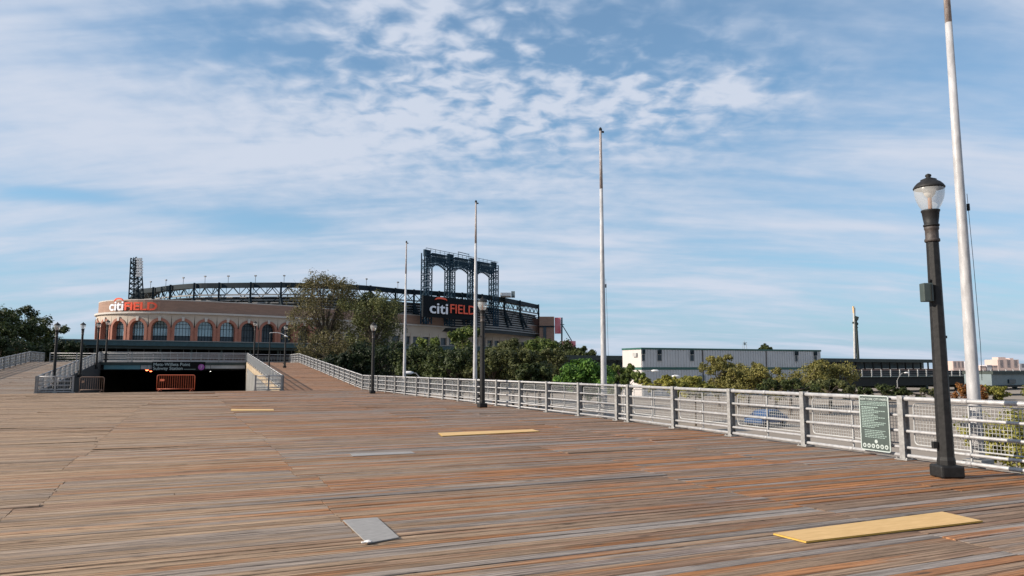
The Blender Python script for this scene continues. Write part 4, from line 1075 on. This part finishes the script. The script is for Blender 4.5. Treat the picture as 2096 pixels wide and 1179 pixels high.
while s_ < LT:
    q = MB()
    for o_ in (1, 8): P_ = TA + d3 * s_ + n3 * o_; q.beam((P_.x, P_.y, GZ), (P_.x, P_.y, zt_ - 3.2), .5, .5)
    P_ = TA + d3 * s_; Q_ = P_ + n3 * 9; q.beam((P_.x, P_.y, zt_ - 3.5), (Q_.x, Q_.y, zt_ - 3.5), .5, .6); relto(t)(q).build('support_bent', M['track'], t); s_ += 12
# grey signal building at the far right
t = thing('signal_building', 'small blue grey building with one dark window at the right edge under the track', 'building', pt(2030, 138) + Vector((0, 0, GZ)))
ga, gb = pt(2014, 138), pt(2110, 146)
wallbox('wall', ga, gb, zat(789, 138), zat(766, 138), 5, M['greywall'], t); wallbox('roof', ga, gb, zat(766, 138), zat(760, 138), 5.6, M['track'], t, -.3)
wallbox('floor_slab', ga, gb, zat(793, 138), zat(789, 138), 5.6, M['trackd'], t, -.2)
f0 = pt(2046, 140.6); f1 = pt(2060, 141.8); wallbox('window', f0, f1, zat(785, 140), zat(777, 140), .3, M['glassd'], t, -.32)
q = MB()
for P_ in (ga, gb): q.beam((P_.x, P_.y, GZ), (P_.x, P_.y, zat(793, 138)), .4, .4)
relto(t)(q).build('stilts', M['track'], t)

# ------------------------------------------------------------------ two storey trailer building
Ta = pt(1309.5, 135); uX = Vector((1, 0, 0)); vY = Vector((0, 1, 0)); LB = 44.0; WB = 6.4
zt1 = zat(712, 135); zmid = zat(753, 135)
t = thing('trailer_building', 'long two storey grey ribbed metal building with dark green roof trim', 'building', (Ta.x, Ta.y, GZ))
hT = zt1 - GZ; hM = zmid - GZ
MB().box(0, LB, 0, WB, 0.0, hM - .35).build('lower_storey', M['clad'], t); MB().box(0, LB, 0, WB, hM + .12, hT).build('upper_storey', M['clad'], t)
MB().box(-.03, -.004, .02, WB - .02, 0, hM - .35).build('end_wall', M['cladend'], t); MB().box(-.03, -.004, .02, WB - .02, hM + .12, hT - .3).build('end_wall', M['cladend'], t)
q = MB(); q.box(-.12, LB + .12, -.12, WB + .12, hT - .28, hT + .05); q.box(-.08, LB + .08, -.08, WB + .08, hM - .35, hM + .12); q.build('trim', M['gtrim'], t)
q = MB(); x = .15
while x < LB - .1:
    q.box(x, x + .22, -.09, -.002, .1, hM - .36); q.box(x, x + .22, -.09, -.002, hM + .13, hT - .29); x += .62
q.build('ribs', M['clad'], t)
def uB(px):
    return min(range(0, 4401), key=lambda j: abs((lambda p: CX + F * p.dot(RT) / (p.dot(FW) * math.cos(PITCH) + 2 * math.sin(PITCH)))(Ta + uX * (j / 100)) - px)) / 100
for px, wpx in ((1316, 6), (1349, 9), (1415.5, 8.5), (1629, 6), (1668, 7)):
    x = uB(px); wd = wpx * .1; q = MB(); q.box(x - wd / 2, x + wd / 2, -.14, -.095, hT - 2.35, hT - 1.25); f = q.build('window', M['glassd'], t)
    q = MB(); rrw = wd / 2 + .07; q.box(x - rrw, x + rrw, -.17, -.141, hT - 2.42, hT - 2.35); q.box(x - rrw, x + rrw, -.17, -.141, hT - 1.25, hT - 1.18); q.box(x - rrw, x - wd / 2, -.17, -.141, hT - 2.35, hT - 1.25); q.box(x + wd / 2, x + rrw, -.17, -.141, hT - 2.35, hT - 1.25); q.build('window_frame', M['corr'], f)
    q = MB(); q.box(x - .33, x + .27, -.45, -.095, hT - 1.12, hT - .32); q.build('vent_hood', M['navy'], t)
q = MB(); x = uB(1437); q.box(x, x + .22, -.14, -.095, .1, hT - .3); x = uB(1567); q.box(x, x + .22, -.14, -.095, .1, hT - .3); q.build('downpipe', M['lampstain'], t)
q = MB(); q.box(-.35, -.05, 1.2, 2.4, hT - 1.6, hT - .9); q.build('air_unit', M['corr'], t)
x = uB(1428); q = MB(); q.box(x, x + 1.5, -.13, -.095, .1, hM - 1.4); q.build('door', M['greywall'], t)
t2 = thing('roof_antenna', 'small dish antenna on thin poles above the trailer building roof', 'antenna', (Ta.x + uB(1560), Ta.y + 5, GZ + hT + .05))
q = MB(); q.beam((0, 0, 0), (0, 0, 1.9), .05, .05); q.beam((.6, 0, 0), (.6, 0, 1.6), .05, .05); q.beam((-.3, 0, 1.5), (.7, 0, 1.5), .04, .04); q.beam((-.45, 0, 0), (-.3, 0, 1.5), .04, .04); q.build('poles', M['louver'], t2)
q = MB(); q.tube([(.05, -.1, 1.2), (.05, 0, 1.2), (.05, .12, 1.2)], [.30, .22, .05], 12); q.build('dish', M['corr'], t2)

# drilling mast
t = thing('drill_rig_mast', 'thin leaning drilling rig mast rising behind the train platform at right', 'rig mast', at(1754, 745, 260))
q = MB(); q.beam(at(1748, 630, 260), at(1750, 745, 260), .6, .6); relto(t)(q).build('mast', M['corr'], t)
q = MB(); q.beam(at(1746.5, 627, 260), at(1747.5, 641, 260), .45, .45); relto(t)(q).build('mast_head', M['yellow'], t)
q = MB(); q.beam(at(1751, 650, 260), at(1757, 745, 260), .7, .7); q.beam(at(1745, 660, 260), at(1756, 664, 260), .6, .6); q.beam(at(1753, 648, 260), at(1751, 655, 260), 1.3, 1.3)
k = 0
for y in range(655, 740, 9): q.beam(at(1749, y, 260), at(1756, y + 7, 260), .25, .25)
relto(t)(q).build('leads', M['track'], t)
q = MB(); q.beam(at(1751, 745, 260), at(1751, 800, 260), 3, 3); relto(t)(q).build('rig_body', M['trackd'], t)

# far apartment blocks on the horizon
def far_block(pxa, pxb, ytop, d, m, label, floors=6, roofs=()):
    a, b = pt(pxa, d), pt(pxb, d); t = thing('apartment_block', label, 'building', (a.x, a.y, GZ), 0, 'far apartment blocks on the horizon')
    zt = zat(ytop, d); wallbox('wall', a, b, GZ, zt, 25, m, t)
    for r0, r1, yy in roofs: wallbox('roof_house', pt(r0, d), pt(r1, d), zt, zat(yy, d), 12, m, t, 4)
    db = (b - a).normalized(); Lw = (b - a).length; nbk = Vector((db.y, -db.x, 0)); nbk = nbk if nbk.dot(FW) < 0 else -nbk
    nwin = max(3, int(Lw / 8)); hh = (zt - 3) / floors
    for f_ in range(floors):
        for k in range(nwin):
            c = a + db * (Lw * (k + .5) / nwin) + nbk * .15; z_ = zt - hh * (f_ + .75)
            if z_ < 0: continue
            q = MB(); q.beam(c - db * (Lw / nwin * .22) + Vector((0, 0, z_)), c + db * (Lw / nwin * .22) + Vector((0, 0, z_)), .3, hh * .42); relto(t)(q); q.build('window', M['farglass'], t)
far_block(1949, 1972, 739, 900, M['cream'], 'pale pink block just right of the near lamp post', 5)
far_block(1974, 1996, 743, 980, M['farwall'], 'lower pale grey block half hidden by the nearest white pole', 4, ((1978, 1986, 740),))
far_block(2041, 2084, 736, 900, M['cream'], 'largest pinkish apartment block on the horizon at right', 6, ((2047, 2062, 731), (2070, 2078, 733)))
far_block(2085, 2125, 744, 940, M['farwall'], 'low grey block at the right edge of the horizon', 4)
for i, (a, b, y, lb) in enumerate(((2004, 2016, 749, 'small pale house right of the nearest pole'), (2018, 2028, 747, 'tiny pale house in the middle of the far row'), (2030, 2040, 748, 'tiny pale house left of the large pink block'))):
    far_block(a, b, y, 850, M['farwall'] if i % 2 else M['cream'], lb, 3)

# ------------------------------------------------------------------ trees
def tree(name, label, px, d, ytop, wpx, ybot, kind, n=5000, leaf=.34, clumps=14, fill=1.8, trunk=True, seed=0, zbase=GZ, group=None, cat='tree', dense=1.0, hide=.0, zoff=0, leafc=None):
    rnd = random.Random(seed * 77 + int(px) + 13)
    P0 = pt(px, d); ztop = zat(ytop, d); zb = zat(ybot, d); Wm = wpx / F * d
    zb = max(zb, zbase + .05); Hc = ztop - zb
    t = thing(name, label, cat, (P0.x, P0.y, zbase), 0, group)
    n = int(n * fill); clumps = int(clumps * 1.7); wpx *= 1.12; Wm = wpx / F * d
    cl = []
    for k in range(clumps):
        for _ in range(30):
            f = rnd.random() ** .8; a = rnd.uniform(0, 2 * math.pi); rr_ = math.sqrt(rnd.random())
            prof = math.sin(math.pi * min(1, .22 + f * .74)) ** .45
            x = math.cos(a) * rr_ * Wm * .5 * prof; y = math.sin(a) * rr_ * Wm * .5 * prof
            z = zb - zbase + f * Hc
            cr0 = rnd.uniform(.16, .27) * min(Wm, Hc * 1.5) * (.75 if f > .75 else 1)
            if z + cr0 * .7 < ztop - zbase + .02 and abs(x) + cr0 * .85 < Wm * .60: break
        cl.append((Vector((x, y, max(z, .1 + cr0 * .3))), cr0))
    vs = []; fs = []; lf = []; per = int(n * dense / clumps)
    for c, r_ in cl:
        tone = rnd.uniform(-.22, .22)
        nsub = 6; subs = []
        for _ in range(nsub * 2):
            v_ = Vector((rnd.gauss(0, 1), rnd.gauss(0, 1), rnd.gauss(0, .8))).normalized() * r_ * rnd.uniform(.35, 1.0); v_.z *= .75
            subs.append(c + v_)
        for _ in range(per):
            s0 = rnd.choice(subs); dirv = Vector((rnd.gauss(0, 1), rnd.gauss(0, 1), rnd.gauss(0, 1))).normalized()
            p_ = s0 + dirv * r_ * .42 * rnd.random() ** .4; 
            if p_.z < .05: p_.z = .05
            sz = leaf * rnd.uniform(.55, 1.25); nrm_ = (dirv + Vector((rnd.uniform(-.7, .7), rnd.uniform(-.7, .7), rnd.uniform(0, .9)))).normalized()
            u_ = nrm_.orthogonal().normalized(); u_.rotate(Matrix.Rotation(rnd.uniform(0, 6.28), 3, nrm_)); w2 = nrm_.cross(u_)
            o_ = len(vs); vs += [p_ - u_ * sz * .5, p_ + w2 * sz * .27, p_ + u_ * sz * .5, p_ - w2 * sz * .27]; fs.append((o_, o_ + 1, o_ + 2, o_ + 3))
            lf.append(min(1, max(0, .5 + tone + rnd.uniform(-.3, .3))))
    me = bpy.data.meshes.new('crown'); me.from_pydata(vs, [], fs); me.materials.append(leafc or LEAF[kind])
    at_ = me.attributes.new('lf', 'FLOAT', 'FACE'); at_.data.foreach_set('value', lf)
    obj('crown', me, t)
    tk = MB(); hb = zb - zbase + Hc * .35; tr_ = max(.05, Wm * .022)
    bend = Vector((rnd.uniform(-.3, .3), rnd.uniform(-.3, .3), 0)) * min(1, Wm * .1)
    tk.tube([(0, 0, -.05), bend + Vector((0, 0, hb * .5)), bend * 1.5 + Vector((0, 0, hb))], [tr_ * 1.5, tr_, tr_ * .7], 8)
    top = bend * 1.5 + Vector((0, 0, hb)); low = bend + Vector((0, 0, hb * .5))
    for c, r_ in cl:
        st0 = low.lerp(top, rnd.uniform(.4, 1)); mid = st0.lerp(c, .55) + Vector((rnd.uniform(-.1, .1) * r_, rnd.uniform(-.1, .1) * r_, .1 * r_))
        tk.tube([st0, mid, c], [tr_ * .55, tr_ * .34, tr_ * .1], 6)
        for _ in range(3): tk.tube([mid.lerp(c, .4), c + Vector((rnd.uniform(-1, 1), rnd.uniform(-1, 1), rnd.uniform(-.2, 1))) * r_ * .8], [tr_ * .16, tr_ * .04], 4)
    tk.build('trunk', M['bark'], t)
    return t
GL = 'dark trees beyond the left ramp'
tree('broadleaf_tree', 'dark tree cut by the left edge of the photo', -25, 128, 628, 130, 762, 'dark', 9000, .5, 16, seed=1, group=GL)
tree('broadleaf_tree', 'tallest dark tree at the left, just in from the edge', 48, 132, 619, 120, 765, 'dark', 9000, .5, 16, seed=2, group=GL)
tree('broadleaf_tree', 'dark green tree behind the leftmost lamp post', 100, 138, 651, 78, 765, 'dark', 6000, .5, 12, seed=3, group=GL)
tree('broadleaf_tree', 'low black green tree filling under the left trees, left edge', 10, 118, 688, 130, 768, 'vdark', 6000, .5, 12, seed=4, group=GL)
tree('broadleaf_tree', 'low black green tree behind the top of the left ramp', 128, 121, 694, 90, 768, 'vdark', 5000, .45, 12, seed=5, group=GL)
GC = 'two tall trees in front of the stadium'
tree('locust_tree', 'tall olive brown tree with a forked trunk in front of the stadium', 672, 110, 556, 140, 742, 'locust', 11000, .30, 24, 1.3, seed=6, group=GC)
tree('locust_tree', 'darker olive tree right of the forked tree, behind the third lamp post', 762, 106, 590, 116, 742, 'olive', 10500, .30, 20, seed=9, group=GC)
tree('locust_tree', 'low leafy growth under the forked tree beside the ramp', 690, 104, 668, 120, 765, 'locust', 5000, .3, 12, seed=10, group=GC)
GM = 'trees and bushes behind the middle of the railing'
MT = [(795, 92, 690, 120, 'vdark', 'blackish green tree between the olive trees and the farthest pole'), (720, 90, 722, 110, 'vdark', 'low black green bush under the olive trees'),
 (860, 88, 704, 90, 'dark', 'dark green tree just right of the farthest white pole'), (885, 96, 684, 60, 'mid', 'small mid green treetop poking above the black green hedge'),
 (935, 84, 706, 110, 'dark', 'broad dark green tree left of the third pole'), (948, 95, 668, 72, 'mid', 'bright topped tree just left of the second lamp post'),
 (1012, 82, 712, 96, 'olive', 'olive green tree right of the second lamp post'), (1050, 100, 680, 80, 'olive', 'pale olive treetop against the stadium wall right of the lamp'),
 (1105, 98, 688, 76, 'mid', 'green treetop below the right end of the stadium'), (1078, 80, 716, 80, 'olive', 'olive bush below the pale treetop'),
 (1128, 92, 712, 60, 'olive', 'small olive bush left of the bright green shrub'), (1100, 62, 742, 70, 'dark', 'dark bush at the railing left of the bright shrub')]
for i, (px, d, yt, wp, kd, lb) in enumerate(MT): tree('leafy_tree', lb, px, d, yt, wp, 780, kd, 5200, .34, 12, seed=20 + i, group=GM)
tree('green_shrub', 'bright green shrub just left of the second white pole', 1182, 50, 733, 104, 800, 'bright', 7000, .24, 13, seed=41, group=GM, cat='shrub')
tree('green_shrub', 'green shrub between the second pole and the trailer building', 1272, 60, 744, 52, 800, 'mid', 4000, .24, 9, seed=42, group=GM, cat='shrub')
GH = 'treetops on the skyline right of the stadium'
for i, (px, d, yt, wp, lb) in enumerate(((1150, 240, 694, 60, 'dark treetop below the red billboard'), (1178, 235, 708, 44, 'dark treetop right of the red kiosk'), (1205, 230, 716, 50, 'lowest dark treetop left of the second pole'), (1562, 190, 705, 36, 'small round treetop peeking over the trailer roof'))):
    tree('skyline_tree', lb, px, d, yt, wp, 750, 'dark', 3000, .7, 10, seed=50 + i, group=GH)
GY = 'yellowing bushes in front of the trailer building'
YT = [(1365, 70, 766, 110, 'yellow', 'low yellow green bush under the left part of the trailer building'), (1410, 66, 772, 60, 'yellow', 'small yellow green bush beside the low one'),
 (1462, 98, 724, 58, 'straw', 'tall narrow straw yellow tree near the middle of the trailer building'), (1500, 96, 750, 80, 'straw', 'straw coloured bush right of the tall narrow one'), (1520, 100, 740, 74, 'straw', 'rounded straw yellow tree at the middle of the trailers'),
 (1575, 94, 750, 90, 'straw', 'low straw and brown bush before the brown downpipe'), (1635, 98, 734, 96, 'straw', 'yellow olive tree before the right end of the trailers'),
 (1685, 100, 738, 84, 'straw', 'straw orange tree at the right end of the trailer building'), (1600, 82, 774, 110, 'dark', 'dark bush below the yellowing trees'), (1680, 84, 776, 70, 'olive', 'olive bush at the foot of the straw orange tree')]
for i, (px, d, yt, wp, kd, lb) in enumerate(YT): tree('yellowing_bush', lb, px, d, yt, wp, 806, kd, 4000, .30, 11, seed=70 + i, group=GY, cat='bush')
GR = 'bushes at the right beyond the railing'
RTS = [(2100, 24, 770, 250, 1000, 'yellow', 'large yellow green bush behind the railing at the right edge'), (2190, 24, 775, 200, 985, 'mid', 'green bush cut by the right edge of the photo')]
for i, (px, d, yt, wp, yb, kd, lb) in enumerate(RTS): tree('railing_bush', lb, px, d, yt, wp, yb, kd, 20000, .15, 20, seed=90 + i, group=GR, cat='bush')
for i, (px, yt, wp, kd, lb) in enumerate(((1740, 790, 60, 'dark', 'dark bush under the left end of the railway track'), (1800, 786, 70, 'dark', 'dark bush under the track left of the near lamp post'), (1865, 792, 80, 'olive', 'olive bush under the track just left of the near lamp'), (1965, 782, 50, 'straw', 'orange brown bush between near lamp and nearest pole'), (2015, 789, 44, 'yellow', 'small yellow bush right of the nearest white pole'))):
    tree('trackside_bush', lb, px, 120, yt, wp, 815, kd, 2500, .35, 9, seed=110 + i, group='bushes under the railway track', cat='bush', leafc=M['orangeleaf'] if i == 3 else None)

# ------------------------------------------------------------------ small street things beyond the railing
def cobra(px_base, px_head, py_head, d, label):
    hz = zat(py_head, d); b = pt(px_base, d); h = pt(px_head, d)
    t = thing('road_lamp', label, 'street lamp', (b.x, b.y, GZ), 0, 'pale road lamps beyond the railing')
    v = h - b; q = MB(); q.tube([(0, 0, 0), (0, 0, hz - GZ - 1.2)], [.10, .07], 8); q.build('pole', M['louver'], t)
    q = MB(); q.tube([(0, 0, hz - GZ - 1.25), Vector((0, 0, hz - GZ - .5)) + v * .3, Vector((0, 0, hz - GZ - .05)) + v * .7, Vector((0, 0, hz - GZ)) + v], .045, 6); q.build('arm', M['louver'], t)
    e = Vector((0, 0, hz - GZ)) + v; vd = v.normalized(); q = MB(); q.tube([e - vd * .1, e + vd * .15, e + vd * .55, e + vd * .75], [.05, .13, .12, .03], 8); q.build('lamp_head', M['white'], t, smooth=True)
cobra(1282, 1328, 759, 80, 'road lamp with a long arm before the left end of the trailers')
cobra(1330, 1368, 770, 76, 'lower road lamp arm beside the yellow green bush')
cobra(876, 851, 763, 58, 'small pale road lamp head over the dark trees right of the farthest pole')
cobra(1822, 1838, 763, 120, 'pale road lamp against the railway track left of the near lamp')
def car(label, px, d, m, rz):
    P_ = pt(px, d); t = thing('parked_car', label, 'car', (P_.x, P_.y, GZ + .02), rz, 'cars parked beyond the railing')
    q = MB(); prof = [(-2.2, .35), (-2.25, .75), (-1.9, .92), (-1.3, .98), (-.75, 1.42), (.75, 1.44), (1.45, 1.0), (2.1, .90), (2.25, .62), (2.2, .35)]
    def slab(pr, y0, y1, ins): 
        n = len(pr); vs = [(x, y0 + (ins if z > 1.1 else 0), z) for x, z in pr] + [(x, y1 - (ins if z > 1.1 else 0), z) for x, z in pr]
        fs = [tuple(range(n)), tuple(reversed(range(n, 2 * n)))] + [(i, i + n, (i + 1) % n + n, (i + 1) % n) for i in range(n)]; return vs, fs
    q.add(*slab(prof, -.88, .88, .16)); q.build('body', m, t, bevel=.05)
    for y0, y1 in ((-.905, -.80), (.80, .905)):
        q = MB(); q.add([(-1.1, y0 * .99, 1.0), (1.25, y0 * .99, 1.0), (.65, y0 * .9, 1.36), (-.68, y0 * .9, 1.36)], [(0, 1, 2, 3)]); q.build('side_window', M['glassd'], t)
    for x in (-1.4, 1.4):
        for y in (-.80, .80):
            q = MB(); q.tube([(x, y - .12, .33), (x, y + .12, .33)], .33, 16); wl = q.build('wheel', M['tyre'], t); q = MB(); q.tube([(x, y - .13, .33), (x, y + .13, .33)], .17, 12); q.build('rim', M['louver'], wl)
car('blue car parked beyond the railing right of the middle', 1550, 66, M['bluecar'], .3)
#car('dark car parked beyond the railing left of the blue car', 1400, 62, M['darkcar'], .1)
p = pt(1963, 68)
t = thing('yellow_hydrant', 'small yellow and white hydrant standing on the plaza seen through the mesh', 'hydrant', (p.x, p.y, GZ + .0))
q = MB(); q.lathe([(.28, 0), (.28, .08), (.18, .12), (.17, .6)], 12); q.tube([(-.28, 0, .42), (.28, 0, .42)], .08, 8); q.build('barrel', M['yedge'], t); q = MB(); q.lathe([(.19, .6), (.19, .66), (.12, .78), (.04, .84)], 12); q.build('bonnet', M['white'], t)
